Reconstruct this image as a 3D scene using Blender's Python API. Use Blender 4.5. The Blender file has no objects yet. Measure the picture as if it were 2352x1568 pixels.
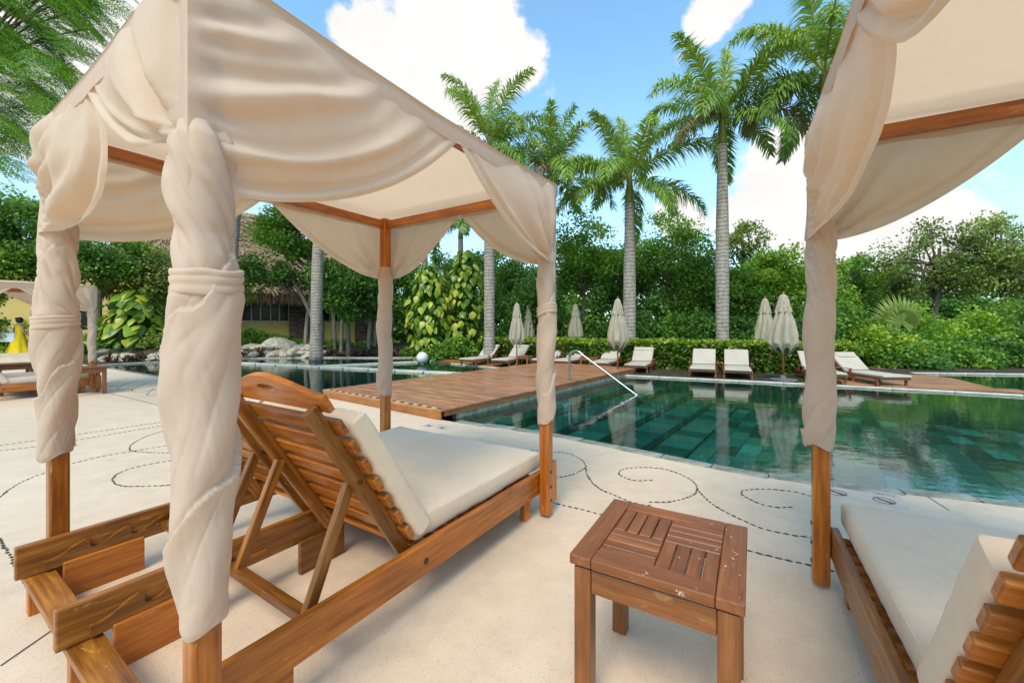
import bpy, bmesh, math, random
import numpy as np
from mathutils import Vector, Matrix, noise as mnoise

SC = bpy.context.scene
COL = SC.collection
R = math.radians

# ------------------------------------------------------------------ camera
F, CX, HY, CAMH = 940.0, 1176.0, 752.0, 1.3      # photograph measured on a 2352 x 1568 grid
cam_d = bpy.data.cameras.new('camera')
cam_d.sensor_width = 36.0
cam_d.lens = 36.0 * F / 2352.0
cam_d.shift_y = (HY - 784.0) / 2352.0
cam_d.clip_start = 0.02
cam_d.clip_end = 4000.0
cam = bpy.data.objects.new('camera', cam_d)
COL.objects.link(cam)
cam.location = (0, 0, CAMH)
cam.rotation_euler = (R(90), 0, 0)
SC.camera = cam

def G(px, py, z=0.0):
    """point of the plane at height z seen at a pixel"""
    y = (CAMH - z) * F / (py - HY)
    return Vector(((px - CX) / F * y, y, z))

def P(px, py, y):
    return Vector(((px - CX) / F * y, y, CAMH - (py - HY) / F * y))

# ------------------------------------------------------------------ world, sun, exposure
SUN_EL, SUN_AZ = R(52), R(200)
world = bpy.data.worlds.new('World')
SC.world = world
world.use_nodes = True
wn, wl = world.node_tree.nodes, world.node_tree.links
wn.clear()
w_out = wn.new('ShaderNodeOutputWorld')
w_bg = wn.new('ShaderNodeBackground')
w_bg.inputs['Strength'].default_value = 0.12
sky = wn.new('ShaderNodeTexSky')
sky.sky_type = 'NISHITA'
sky.sun_disc = False
sky.sun_elevation = SUN_EL
sky.sun_rotation = SUN_AZ
sky.air_density = 1.0
sky.dust_density = 0.6
sky.ozone_density = 1.6
tc = wn.new('ShaderNodeTexCoord')
def wmath(op, a, b=None, clamp=False):
    n = wn.new('ShaderNodeMath'); n.operation = op; n.use_clamp = clamp
    for i, v in enumerate((a, b)):
        if v is None: continue
        if isinstance(v, (int, float)): n.inputs[i].default_value = v
        else: wl.new(v, n.inputs[i])
    return n.outputs[0]
nz = wn.new('ShaderNodeTexNoise')
nz.inputs['Scale'].default_value = 6.0
nz.inputs['Detail'].default_value = 9.0
nz.inputs['Roughness'].default_value = 0.6
wl.new(tc.outputs['Generated'], nz.inputs['Vector'])
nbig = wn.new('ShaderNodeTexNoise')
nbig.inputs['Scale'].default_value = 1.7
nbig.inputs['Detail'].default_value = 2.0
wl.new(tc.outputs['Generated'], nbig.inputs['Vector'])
def sky_dir(px, py):
    return Vector(((px - CX) / F, 1.0, (HY - py) / F)).normalized()
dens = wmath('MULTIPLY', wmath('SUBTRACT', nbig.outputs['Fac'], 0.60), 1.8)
# cumulus banks of that afternoon: direction, angular radius
CLOUDS = [(1075, 130, .115), (1150, 130, .07), (975, 75, .075), (975, 35, .045), (850, 95, .075), (930, 190, .14), (785, 55, .035), (1000, 240, .12), (160, 60, .17),
          (1795, 410, .075), (1740, 470, .085), (1850, 500, .09), (2040, 570, .09), (1655, -15, .055), (1560, 500, .05), (2180, 545, .05)]
for px, py, r in CLOUDS:
    d = sky_dir(px, py)
    vd = wn.new('ShaderNodeVectorMath'); vd.operation = 'DISTANCE'
    wl.new(tc.outputs['Generated'], vd.inputs[0]); vd.inputs[1].default_value = d
    k = wmath('SUBTRACT', 1.0, wmath('DIVIDE', vd.outputs['Value'], r * 1.5), clamp=True)
    dens = wmath('MAXIMUM', dens, wmath('MULTIPLY', wmath('POWER', k, 0.7), 0.95))
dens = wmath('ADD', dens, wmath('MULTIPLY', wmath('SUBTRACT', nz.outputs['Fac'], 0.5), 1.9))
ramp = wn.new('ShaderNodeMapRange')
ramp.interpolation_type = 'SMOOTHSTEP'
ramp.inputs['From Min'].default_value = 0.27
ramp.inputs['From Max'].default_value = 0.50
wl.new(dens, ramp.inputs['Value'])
# pale veil low over the horizon
sep = wn.new('ShaderNodeSeparateXYZ'); wl.new(tc.outputs['Generated'], sep.inputs[0])
veil = wn.new('ShaderNodeMapRange'); veil.interpolation_type = 'SMOOTHSTEP'
veil.inputs['From Min'].default_value = 0.55; veil.inputs['From Max'].default_value = -0.02
veil.inputs['To Min'].default_value = 0.0; veil.inputs['To Max'].default_value = 0.62
wl.new(sep.outputs['Z'], veil.inputs['Value'])
mixv = wn.new('ShaderNodeMix'); mixv.data_type = 'RGBA'
wl.new(veil.outputs[0], mixv.inputs['Factor'])
skyg = wn.new('ShaderNodeMix'); skyg.data_type = 'RGBA'; skyg.blend_type = 'MULTIPLY'
skyg.inputs['Factor'].default_value = 1.0
wl.new(sky.outputs['Color'], skyg.inputs['A']); skyg.inputs['B'].default_value = (2.3, 2.95, 2.75, 1)
wl.new(skyg.outputs['Result'], mixv.inputs['A'])
mixv.inputs['B'].default_value = (5.2, 6.3, 7.0, 1)
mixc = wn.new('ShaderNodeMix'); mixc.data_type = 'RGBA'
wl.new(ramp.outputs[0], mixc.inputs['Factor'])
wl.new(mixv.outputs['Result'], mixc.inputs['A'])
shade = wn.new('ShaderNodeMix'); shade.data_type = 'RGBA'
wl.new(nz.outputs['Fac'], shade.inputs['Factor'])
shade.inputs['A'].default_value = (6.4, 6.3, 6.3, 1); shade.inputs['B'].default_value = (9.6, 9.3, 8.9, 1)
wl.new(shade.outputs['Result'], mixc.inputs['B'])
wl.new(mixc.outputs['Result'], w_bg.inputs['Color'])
wl.new(w_bg.outputs[0], w_out.inputs[0])

sun_d = bpy.data.lights.new('sun', 'SUN')
sun_d.energy = 2.8
sun_d.angle = R(24)
sun_d.color = (1.0, 0.90, 0.76)
sun = bpy.data.objects.new('sun', sun_d)
COL.objects.link(sun)
# sky rotation is clockwise from +Y; light travels from there to the scene
sdir = Vector((math.sin(SUN_AZ) * math.cos(SUN_EL), math.cos(SUN_AZ) * math.cos(SUN_EL), math.sin(SUN_EL)))
sun.rotation_euler = (-sdir).to_track_quat('-Z', 'Y').to_euler()
sun.location = (0, 0, 30)

SC.view_settings.view_transform = 'Standard'
SC.view_settings.look = 'None'
SC.view_settings.exposure = 0.1
SC.view_settings.gamma = 1.0
SC.view_settings.use_curve_mapping = False
SC.render.engine = 'CYCLES'
SC.cycles.use_denoising = True
SC.cycles.max_bounces = 10
SC.cycles.diffuse_bounces = 4
SC.cycles.transparent_max_bounces = 12
SC.cycles.caustics_reflective = False
SC.cycles.caustics_refractive = False

# ------------------------------------------------------------------ materials
MAT = {}
def new_mat(name):
    m = bpy.data.materials.new(name)
    m.use_nodes = True
    nt = m.node_tree
    nt.nodes.clear()
    out = nt.nodes.new('ShaderNodeOutputMaterial')
    MAT[name] = m
    return m, nt, nt.nodes, nt.links, out

def principled(nodes, col=None, rough=.5, spec=.5, metal=0.0):
    b = nodes.new('ShaderNodeBsdfPrincipled')
    if col is not None: b.inputs['Base Color'].default_value = (*col, 1)
    b.inputs['Roughness'].default_value = rough
    b.inputs['Specular IOR Level'].default_value = spec
    b.inputs['Metallic'].default_value = metal
    return b

def tex_noise(nodes, links, vec, scale, detail=4, rough=.55, mapscale=None):
    if mapscale is not None:
        mp = nodes.new('ShaderNodeMapping'); mp.inputs['Scale'].default_value = mapscale
        links.new(vec, mp.inputs['Vector']); vec = mp.outputs[0]
    n = nodes.new('ShaderNodeTexNoise')
    n.inputs['Scale'].default_value = scale; n.inputs['Detail'].default_value = detail
    n.inputs['Roughness'].default_value = rough
    links.new(vec, n.inputs['Vector'])
    return n.outputs['Fac']

def ramp2(nodes, links, fac, stops):
    r = nodes.new('ShaderNodeValToRGB')
    el = r.color_ramp.elements
    while len(el) < len(stops): el.new(0.5)
    for e, (p, c) in zip(el, stops):
        e.position = p; e.color = (*c, 1) if len(c) == 3 else c
    links.new(fac, r.inputs['Fac'])
    return r.outputs['Color']

def mixrgb(nodes, links, fac, a, b, mode='MIX'):
    m = nodes.new('ShaderNodeMix'); m.data_type = 'RGBA'; m.blend_type = mode
    for key, v in (('Factor', fac), ('A', a), ('B', b)):
        if isinstance(v, (int, float)): m.inputs[key].default_value = v
        elif isinstance(v, tuple): m.inputs[key].default_value = (*v, 1)
        else: links.new(v, m.inputs[key])
    return m.outputs['Result']

def bump(nodes, links, h, strength, dist, bsdf):
    b = nodes.new('ShaderNodeBump')
    b.inputs['Strength'].default_value = strength; b.inputs['Distance'].default_value = dist
    links.new(h, b.inputs['Height']); links.new(b.outputs[0], bsdf.inputs['Normal'])

def simple(name, col, rough=.6, spec=.4, metal=0., var=.25, scale=6., bmp=0.):
    m, nt, N, L, out = new_mat(name)
    b = principled(N, col, rough, spec, metal)
    c = N.new('ShaderNodeTexCoord').outputs['Object']
    f = tex_noise(N, L, c, scale, 6)
    lo = tuple(x * (1 - var) for x in col); hi = tuple(min(1, x * (1 + var)) for x in col)
    L.new(ramp2(N, L, f, [(.3, lo), (.7, hi)]), b.inputs['Base Color'])
    if bmp: bump(N, L, f, .5, bmp, b)
    L.new(b.outputs[0], out.inputs[0])
    return m

def wood(name, dark, mid, light, rough=.34, wear=None, vary=.3, coat=.12, specks=False):
    """grain runs along the piece's own X axis"""
    m, nt, N, L, out = new_mat(name)
    co = N.new('ShaderNodeTexCoord').outputs['Object']
    oi = N.new('ShaderNodeObjectInfo')
    add = N.new('ShaderNodeVectorMath'); add.operation = 'ADD'
    sc = N.new('ShaderNodeVectorMath'); sc.operation = 'SCALE'; sc.inputs['Scale'].default_value = 37.0
    cv = N.new('ShaderNodeCombineXYZ')
    for i in range(3): L.new(oi.outputs['Random'], cv.inputs[i])
    L.new(cv.outputs[0], sc.inputs[0]); L.new(co, add.inputs[0]); L.new(sc.outputs[0], add.inputs[1])
    v = add.outputs[0]
    g1 = tex_noise(N, L, v, 9, 5, .6, (.35, 5, 5))
    g2 = tex_noise(N, L, v, 34, 3, .6, (.25, 7, 7))
    big = tex_noise(N, L, v, 2.6, 3, .5, (.8, 1.6, 1.6))
    c = ramp2(N, L, g1, [(.25, dark), (.5, mid), (.78, light)])
    fine = ramp2(N, L, g2, [(.32, (.55, .55, .55)), (.62, (1.08, 1.08, 1.08))])
    c = mixrgb(N, L, .55, c, fine, 'MULTIPLY')
    c = mixrgb(N, L, 1.0, c, ramp2(N, L, big, [(.25, (.70, .62, .56)), (.72, (1.22, 1.16, 1.1))]), 'MULTIPLY')
    rr = ramp2(N, L, oi.outputs['Random'], [(0, (1 - vary,) * 3), (1, (1 + vary * .6,) * 3)])
    c = mixrgb(N, L, 1.0, c, rr, 'MULTIPLY')
    if wear:
        wn_ = tex_noise(N, L, v, 15, 7, .7, (.45, 1.6, 1.6))
        wf = ramp2(N, L, wn_, [(.62, (0, 0, 0)), (.69, (1, 1, 1))])
        c = mixrgb(N, L, wf, c, wear)
    if specks:
        sp = tex_noise(N, L, v, 42, 4, .65)
        zone = tex_noise(N, L, v, 3.1, 3, .6)
        kk = mixrgb(N, L, 1.0, ramp2(N, L, sp, [(.655, (0, 0, 0)), (.68, (1, 1, 1))]), ramp2(N, L, zone, [(.50, (0, 0, 0)), (.58, (1, 1, 1))]), 'MULTIPLY')
        c = mixrgb(N, L, kk, c, (.66, .60, .52))
    b = principled(N, None, rough, .5)
    L.new(c, b.inputs['Base Color'])
    rgh = ramp2(N, L, big, [(.3, (rough - .08,) * 3), (.7, (rough + .14,) * 3)])
    L.new(rgh, b.inputs['Roughness'])
    b.inputs['Coat Weight'].default_value = coat; b.inputs['Coat Roughness'].default_value = .18
    bump(N, L, g2, .25, .0012, b)
    L.new(b.outputs[0], out.inputs[0])
    return m

wood('varnished_teak', (.20, .05, .006), (.45, .135, .013), (.62, .225, .025), .3, wear=(.50, .24, .07))
wood('weathered_teak', (.11, .034, .005), (.27, .10, .014), (.47, .205, .034), .34, wear=(.50, .29, .09))
wood('table_teak', (.15, .052, .013), (.25, .088, .022), (.33, .13, .036), .36, wear=(.33, .16, .06), vary=.10)
wood('stained_teak', (.15, .050, .014), (.25, .085, .024), (.33, .125, .038), .4, wear=(.31, .14, .06), vary=.10, specks=True)
wood('decking', (.26, .10, .045), (.47, .21, .105), (.58, .29, .155), .36, vary=.22, coat=.15)
wood('deck_fascia', (.21, .075, .016), (.40, .155, .034), (.52, .23, .055), .4, vary=.15)
wood('lounger_teak', (.14, .045, .014), (.30, .10, .032), (.42, .16, .055), .45, vary=.3)

def fabric(name, col, transl=.3, fine=900, rough=.92, warm=None):
    m, nt, N, L, out = new_mat(name)
    co = N.new('ShaderNodeTexCoord').outputs['Object']
    d = principled(N, col, rough, .15)
    d.inputs['Sheen Weight'].default_value = .15
    st = tex_noise(N, L, co, 2.3, 5, .6)
    c = ramp2(N, L, st, [(.3, tuple(x * .9 for x in col)), (.65, col)])
    blot = tex_noise(N, L, co, 14, 4, .6)
    c = mixrgb(N, L, 1.0, c, ramp2(N, L, blot, [(.25, (.93, .925, .91)), (.5, (1, 1, 1))]), 'MULTIPLY')
    L.new(c, d.inputs['Base Color'])
    weave = tex_noise(N, L, co, fine, 2, .5)
    wr = tex_noise(N, L, co, 26, 3, .5)
    b1 = N.new('ShaderNodeBump'); b1.inputs['Strength'].default_value = .10; b1.inputs['Distance'].default_value = .006
    L.new(wr, b1.inputs['Height'])
    b2 = N.new('ShaderNodeBump'); b2.inputs['Strength'].default_value = .15; b2.inputs['Distance'].default_value = .0008
    L.new(weave, b2.inputs['Height']); L.new(b1.outputs[0], b2.inputs['Normal'])
    L.new(b2.outputs[0], d.inputs['Normal'])
    if transl:
        t = N.new('ShaderNodeBsdfTranslucent'); t.inputs['Color'].default_value = (*(warm or col), 1)
        mx = N.new('ShaderNodeMixShader'); mx.inputs[0].default_value = transl
        L.new(d.outputs[0], mx.inputs[1]); L.new(t.outputs[0], mx.inputs[2]); L.new(mx.outputs[0], out.inputs[0])
    else:
        L.new(d.outputs[0], out.inputs[0])
    return m

fabric('canopy_cloth', (.77, .645, .51), .43, warm=(.92, .64, .41))
fabric('cushion_cloth', (.80, .625, .455), 0)
fabric('lounger_cloth', (.50, .435, .345), 0)
fabric('parasol_cloth', (.43, .37, .27), .1)
fabric('white_cloth', (.74, .71, .67), .2)

def m_paving():
    m, nt, N, L, out = new_mat('terrazzo')
    co = N.new('ShaderNodeTexCoord').outputs['Object']
    big = tex_noise(N, L, co, .55, 6, .6)
    mid = tex_noise(N, L, co, 5, 7, .65)
    c = ramp2(N, L, big, [(.3, (.63, .47, .325)), (.7, (.71, .55, .40))])
    c = mixrgb(N, L, 1.0, c, ramp2(N, L, mid, [(.25, (.88, .87, .85)), (.6, (1.03, 1.03, 1.03))]), 'MULTIPLY')
    for s, th, colr in ((150, .17, (.20, .15, .10)), (90, .13, (.30, .21, .13)), (230, .16, (.82, .74, .63))):
        vo = N.new('ShaderNodeTexVoronoi'); vo.inputs['Scale'].default_value = s; vo.inputs['Randomness'].default_value = 1
        L.new(co, vo.inputs['Vector'])
        k = ramp2(N, L, vo.outputs['Distance'], [(th, (1, 1, 1)), (th + .06, (0, 0, 0))])
        # keep only some of the grains
        keep = ramp2(N, L, vo.outputs['Color'], [(.62, (0, 0, 0)), (.64, (1, 1, 1))])
        kk = mixrgb(N, L, 1.0, k, keep, 'MULTIPLY')
        c = mixrgb(N, L, kk, c, colr)
    stn = tex_noise(N, L, co, 1.7, 8, .7)
    c = mixrgb(N, L, ramp2(N, L, stn, [(.60, (0, 0, 0)), (.74, (.55, .55, .55))]), c, (.50, .37, .25))
    b = principled(N, None, .62, .35)
    L.new(c, b.inputs['Base Color'])
    bump(N, L, tex_noise(N, L, co, 120, 3, .6), .25, .0015, b)
    L.new(b.outputs[0], out.inputs[0])
m_paving()

def m_water():
    m, nt, N, L, out = new_mat('pool_water')
    co = N.new('ShaderNodeTexCoord').outputs['Object']
    a = tex_noise(N, L, co, 1.3, 3, .5, (1.0, 1.8, 1))
    b_ = tex_noise(N, L, co, 6.5, 3, .55, (1.0, 1.6, 1))
    ad = N.new('ShaderNodeMath'); ad.operation = 'MULTIPLY_ADD'
    L.new(a, ad.inputs[0]); ad.inputs[1].default_value = 3.0; L.new(b_, ad.inputs[2])
    bp = N.new('ShaderNodeBump'); bp.inputs['Strength'].default_value = .05; bp.inputs['Distance'].default_value = .03
    L.new(ad.outputs[0], bp.inputs['Height'])
    fr = N.new('ShaderNodeFresnel'); fr.inputs['IOR'].default_value = 1.42
    L.new(bp.outputs[0], fr.inputs['Normal'])
    gl = N.new('ShaderNodeBsdfGlossy'); gl.inputs['Roughness'].default_value = .015
    gl.inputs['Color'].default_value = (.95, .97, .97, 1)
    L.new(bp.outputs[0], gl.inputs['Normal'])
    tr = N.new('ShaderNodeBsdfTransparent'); tr.inputs['Color'].default_value = (.56, .86, .84, 1)
    mx = N.new('ShaderNodeMixShader')
    L.new(fr.outputs[0], mx.inputs[0]); L.new(tr.outputs[0], mx.inputs[1]); L.new(gl.outputs[0], mx.inputs[2])
    L.new(mx.outputs[0], out.inputs[0])
m_water()

def m_attr(name, stops, rough=.6, spec=.4, transl=0., tcol=None, attr='rnd'):
    m, nt, N, L, out = new_mat(name)
    at = N.new('ShaderNodeAttribute'); at.attribute_name = attr
    oi = N.new('ShaderNodeObjectInfo')
    c = ramp2(N, L, at.outputs['Fac'], stops)
    c = mixrgb(N, L, 1.0, c, ramp2(N, L, oi.outputs['Random'], [(0, (.82, .84, .82)), (1, (1.12, 1.1, 1.05))]), 'MULTIPLY')
    b = principled(N, None, rough, spec)
    L.new(c, b.inputs['Base Color'])
    if transl:
        t = N.new('ShaderNodeBsdfTranslucent')
        L.new(mixrgb(N, L, 1.0, c, tcol or (1.5, 1.5, .7), 'MULTIPLY'), t.inputs['Color'])
        mx = N.new('ShaderNodeMixShader'); mx.inputs[0].default_value = transl
        L.new(b.outputs[0], mx.inputs[1]); L.new(t.outputs[0], mx.inputs[2]); L.new(mx.outputs[0], out.inputs[0])
    else: L.new(b.outputs[0], out.inputs[0])
    return m

m_attr('pool_tile', [(0, (.016, .068, .064)), (.3, (.024, .125, .118)), (.55, (.04, .20, .188)), (.8, (.12, .22, .15)), (1, (.08, .33, .31))], .35)
m_attr('leaf_dark', [(0, (0.039, 0.092, 0.019)), (.5, (0.094, 0.215, 0.036)), (1, (0.239, 0.399, 0.055))], .5, .35, .3)
m_attr('leaf_mid', [(0, (0.054, 0.133, 0.022)), (.5, (0.154, 0.316, 0.037)), (1, (0.397, 0.500, 0.068))], .5, .35, .3)
m_attr('leaf_bright', [(0, (0.072, 0.165, 0.020)), (.5, (0.245, 0.418, 0.035)), (1, (0.500, 0.500, 0.057))], .45, .4, .3)
m_attr('leaf_olive', [(0, (0.077, 0.111, 0.026)), (.5, (0.206, 0.282, 0.060)), (1, (0.413, 0.468, 0.119))], .5, .35, .3)
m_attr('leaf_hedge', [(0, (0.032, 0.075, 0.011)), (.45, (0.101, 0.193, 0.020)), (.7, (0.255, 0.368, 0.030)), (1, (0.500, 0.500, 0.045))], .4, .45, .25)
m_attr('leaf_palm', [(0, (0.069, 0.148, 0.026)), (.5, (0.193, 0.332, 0.054)), (1, (0.440, 0.500, 0.109))], .38, .5, .25)
m_attr('leaf_vine', [(0, (0.071, 0.146, 0.016)), (.5, (0.206, 0.328, 0.029)), (1, (0.500, 0.500, 0.065))], .35, .5, .25)
m_attr('leaf_red', [(0, (0.042, 0.025, 0.017)), (.5, (0.140, 0.063, 0.049)), (1, (0.266, 0.182, 0.119))], .5, .35, .15)
m_attr('leaf_feather', [(0, (0.043, 0.127, 0.019)), (.5, (0.111, 0.271, 0.029)), (1, (0.282, 0.410, 0.047))], .5, .3, .4)
m_attr('leaf_dry', [(0, (.16, .12, .06)), (.5, (.27, .22, .12)), (1, (.38, .33, .20))], .6, .3, .2)
m_attr('thatch', [(0, (.10, .066, .036)), (.5, (.27, .19, .11)), (1, (.44, .33, .21))], .9, .1)
m_attr('stone_strip', [(0, (.045, .032, .024)), (.5, (.11, .08, .058)), (1, (.19, .145, .105))], .85, .2)
simple('bark', (.16, .125, .09), .85, .2, var=.45, scale=9, bmp=.02)
simple('grout', (.02, .06, .052), .7)
simple('coping_stone', (.25, .25, .19), .6, var=.4, scale=9, bmp=.003)
simple('weir_stone', (.58, .54, .45), .6, var=.2, scale=5)
simple('pebble', (.035, .03, .026), .35, .5, var=.5, scale=30)
simple('steel', (.36, .36, .35), .32, .5, 1.0, var=.08)
simple('dark_metal', (.04, .037, .033), .5)
simple('brass', (.14, .09, .04), .4, .5, 1.0)
simple('rock', (.47, .40, .31), .85, .25, var=.5, scale=5, bmp=.05)
simple('yellow_wall', (.56, .40, .13), .85, .2, var=.1, scale=1.2)
simple('cream_wall', (.58, .44, .19), .85, .2, var=.1, scale=1.2)
simple('soil', (.06, .05, .032), .95, .1, var=.5, scale=3)
simple('lawn', (.10, .19, .025), .9, .2, var=.35, scale=14)
simple('frame_metal', (.42, .42, .38), .4)
simple('marker_tile', (.55, .44, .36), .6, var=.08)
simple('ink', (.045, .035, .03), .7)
simple('red_ink', (.20, .08, .06), .7)
simple('globe_white', (.72, .69, .64), .5, var=.04)
simple('concrete', (.12, .12, .115), .8)
simple('yellow_dress', (.78, .52, .015), .85, .2, var=.12, scale=5)
simple('skin', (.38, .21, .13), .55, var=.06)
simple('hair', (.02, .014, .01), .5)
simple('white_bag', (.72, .73, .74), .7, var=.06)
simple('tape_black', (.025, .025, .025), .6)
simple('tape_yellow', (.62, .50, .22), .6)
simple('flower_red', (.42, .06, .03), .6)
simple('flower_yellow', (.72, .50, .03), .6)
simple('step_stone', (.56, .46, .34), .8, var=.1)
simple('drain_white', (.60, .66, .66), .5)

def m_trunk():
    m, nt, N, L, out = new_mat('palm_trunk')
    co = N.new('ShaderNodeTexCoord').outputs['Object']
    w = N.new('ShaderNodeTexWave'); w.wave_type = 'BANDS'; w.bands_direction = 'Z'
    w.inputs['Scale'].default_value = 2.6; w.inputs['Distortion'].default_value = 5.0; w.inputs['Detail'].default_value = 3
    w.inputs['Detail Scale'].default_value = 1.6
    L.new(co, w.inputs['Vector'])
    c = ramp2(N, L, w.outputs['Fac'], [(.02, (.20, .17, .135)), (.22, (.30, .265, .225)), (.9, (.37, .33, .285))])
    st = tex_noise(N, L, co, 7, 7, .7, (1, 1, .3))
    c = mixrgb(N, L, 1.0, c, ramp2(N, L, st, [(.28, (.45, .40, .36)), (.5, (1, .98, .95)), (.75, (1.25, 1.22, 1.2))]), 'MULTIPLY')
    b = principled(N, None, .85, .2)
    L.new(c, b.inputs['Base Color'])
    bump(N, L, w.outputs['Fac'], .3, .008, b)
    L.new(b.outputs[0], out.inputs[0])
m_trunk()
def m_shaft():
    m, nt, N, L, out = new_mat('crownshaft')
    co = N.new('ShaderNodeTexCoord').outputs['Object']
    f = tex_noise(N, L, co, 3, 5, .6, (2, 2, .5))
    b = principled(N, None, .4, .4)
    L.new(ramp2(N, L, f, [(.3, (.19, .11, .03)), (.5, (.15, .19, .03)), (.7, (.10, .20, .03))]), b.inputs['Base Color'])
    L.new(b.outputs[0], out.inputs[0])
m_shaft()
def m_glass():
    m, nt, N, L, out = new_mat('dark_glass')
    b = principled(N, (.008, .009, .009), .12, .15)
    c = N.new('ShaderNodeTexCoord').outputs['Object']
    f = tex_noise(N, L, c, 1.5, 3)
    L.new(ramp2(N, L, f, [(.3, (.004, .005, .005)), (.8, (.02, .022, .02))]), b.inputs['Base Color'])
    L.new(b.outputs[0], out.inputs[0])
m_glass()

# ------------------------------------------------------------------ object helpers
def link(o, parent=None):
    COL.objects.link(o)
    if parent is not None: o.parent = parent
    return o

def empty(name, loc=(0, 0, 0), rz=0.0, label=None, cat=None, group=None):
    o = bpy.data.objects.new(name, None)
    o.empty_display_size = .1
    link(o)
    o.location = loc; o.rotation_euler = (0, 0, rz)
    tag(o, label, cat, group)
    return o

def tag(o, label=None, cat=None, group=None, kind=None):
    if label: o['label'] = label
    if cat: o['category'] = cat
    if group: o['group'] = group
    if kind: o['kind'] = kind
    return o

def smooth_all(me, on=True):
    me.polygons.foreach_set('use_smooth', [on] * len(me.polygons))

def mesh_of(name, verts, faces, mat, smooth=False):
    me = bpy.data.meshes.new(name)
    me.from_pydata([tuple(v) for v in verts], [], [tuple(f) for f in faces])
    me.materials.append(MAT[mat])
    if smooth: smooth_all(me)
    me.update()
    return me

def obj(name, me, parent=None, loc=None, mat4=None):
    o = bpy.data.objects.new(name, me)
    link(o, parent)
    if loc is not None: o.location = loc
    if mat4 is not None: o.matrix_local = mat4
    return o

def mobj(name, verts, faces, mat, parent=None, smooth=False):
    return obj(name, mesh_of(name, verts, faces, mat, smooth), parent)

def quads_np(name, V, mat, rnd=None, smooth=False, per=4):
    """V: (n,4,3) array of quads -> mesh"""
    n = len(V)
    me = bpy.data.meshes.new(name)
    me.vertices.add(n * per); me.loops.add(n * per); me.polygons.add(n)
    me.vertices.foreach_set('co', np.ascontiguousarray(V, dtype=np.float32).ravel())
    me.loops.foreach_set('vertex_index', np.arange(n * per, dtype=np.int32))
    me.polygons.foreach_set('loop_start', np.arange(0, n * per, per, dtype=np.int32))
    me.polygons.foreach_set('loop_total', np.full(n, per, dtype=np.int32))
    me.materials.append(MAT[mat])
    if rnd is not None:
        a = me.attributes.new('rnd', 'FLOAT', 'POINT')
        a.data.foreach_set('value', np.repeat(np.asarray(rnd, dtype=np.float32), per))
    me.update(calc_edges=True)
    if smooth: smooth_all(me)
    return me

BOXC = {}
def box_mesh(name, L, W, H, mat, bev=.004):
    key = (name, round(L, 4), round(W, 4), round(H, 4), mat, bev)
    if key in BOXC: return BOXC[key]
    bm = bmesh.new()
    bmesh.ops.create_cube(bm, size=1.0)
    bmesh.ops.scale(bm, vec=(L, W, H), verts=bm.verts)
    if bev:
        bv = min(bev, .45 * min(L, W, H))
        bmesh.ops.bevel(bm, geom=list(bm.edges), offset=bv, segments=2 if bev > .003 else 1, affect='EDGES', profile=.5)
    me = bpy.data.meshes.new(name)
    bm.to_mesh(me); bm.free()
    me.materials.append(MAT[mat])
    BOXC[key] = me
    return me

def frame(p0, p1, up=(0, 0, 1)):
    p0, p1 = Vector(p0), Vector(p1)
    x = (p1 - p0).normalized()
    u = Vector(up)
    if abs(x.dot(u)) > .98: u = Vector((1, 0, 0)) if abs(x.x) < .9 else Vector((0, 1, 0))
    y = u.cross(x).normalized(); z = x.cross(y)
    m = Matrix((x, y, z)).transposed().to_4x4()
    m.translation = (p0 + p1) / 2
    return m

def plank(name, p0, p1, w, h, mat, parent=None, up=(0, 0, 1), bev=.004):
    """board from p0 to p1, w across, h along 'up'; its own X is its length"""
    me = box_mesh(name, (Vector(p1) - Vector(p0)).length, w, h, mat, bev)
    return obj(name, me, parent, mat4=frame(p0, p1, up))

def lathe(prof, n=24, cap=True):
    V, Fc = [], []
    for r, z in prof:
        for i in range(n):
            a = 2 * math.pi * i / n
            V.append((r * math.cos(a), r * math.sin(a), z))
    for k in range(len(prof) - 1):
        for i in range(n):
            j = (i + 1) % n
            Fc.append((k * n + i, k * n + j, (k + 1) * n + j, (k + 1) * n + i))
    if cap:
        Fc.append(tuple(range(n - 1, -1, -1)))
        b = (len(prof) - 1) * n
        Fc.append(tuple(range(b, b + n)))
    return V, Fc

def tube(path, rad, n=8, caps=True):
    path = [Vector(p) for p in path]
    rads = rad if hasattr(rad, '__len__') else [rad] * len(path)
    V, Fc = [], []
    prev = None
    for i, p in enumerate(path):
        t = (path[min(i + 1, len(path) - 1)] - path[max(i - 1, 0)]).normalized()
        if prev is None:
            a = Vector((0, 0, 1)) if abs(t.z) < .9 else Vector((1, 0, 0))
            prev = t.cross(a).normalized()
        u = (prev - t * prev.dot(t)).normalized(); prev = u
        v = t.cross(u)
        for k in range(n):
            a = 2 * math.pi * k / n
            V.append(p + (u * math.cos(a) + v * math.sin(a)) * rads[i])
    for i in range(len(path) - 1):
        for k in range(n):
            j = (k + 1) % n
            Fc.append((i * n + k, i * n + j, (i + 1) * n + j, (i + 1) * n + k))
    if caps:
        Fc.append(tuple(range(n - 1, -1, -1))); b = (len(path) - 1) * n
        Fc.append(tuple(range(b, b + n)))
    return V, Fc

def merge(*parts):
    V, Fc = [], []
    for v, f in parts:
        o = len(V); V += list(v); Fc += [tuple(i + o for i in q) for q in f]
    return V, Fc

def boxvf(lo, hi):
    (a, b, c), (d, e, f) = lo, hi
    V = [(a, b, c), (d, b, c), (d, e, c), (a, e, c), (a, b, f), (d, b, f), (d, e, f), (a, e, f)]
    return V, [(3, 2, 1, 0), (4, 5, 6, 7), (0, 1, 5, 4), (1, 2, 6, 5), (2, 3, 7, 6), (3, 0, 4, 7)]

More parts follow.
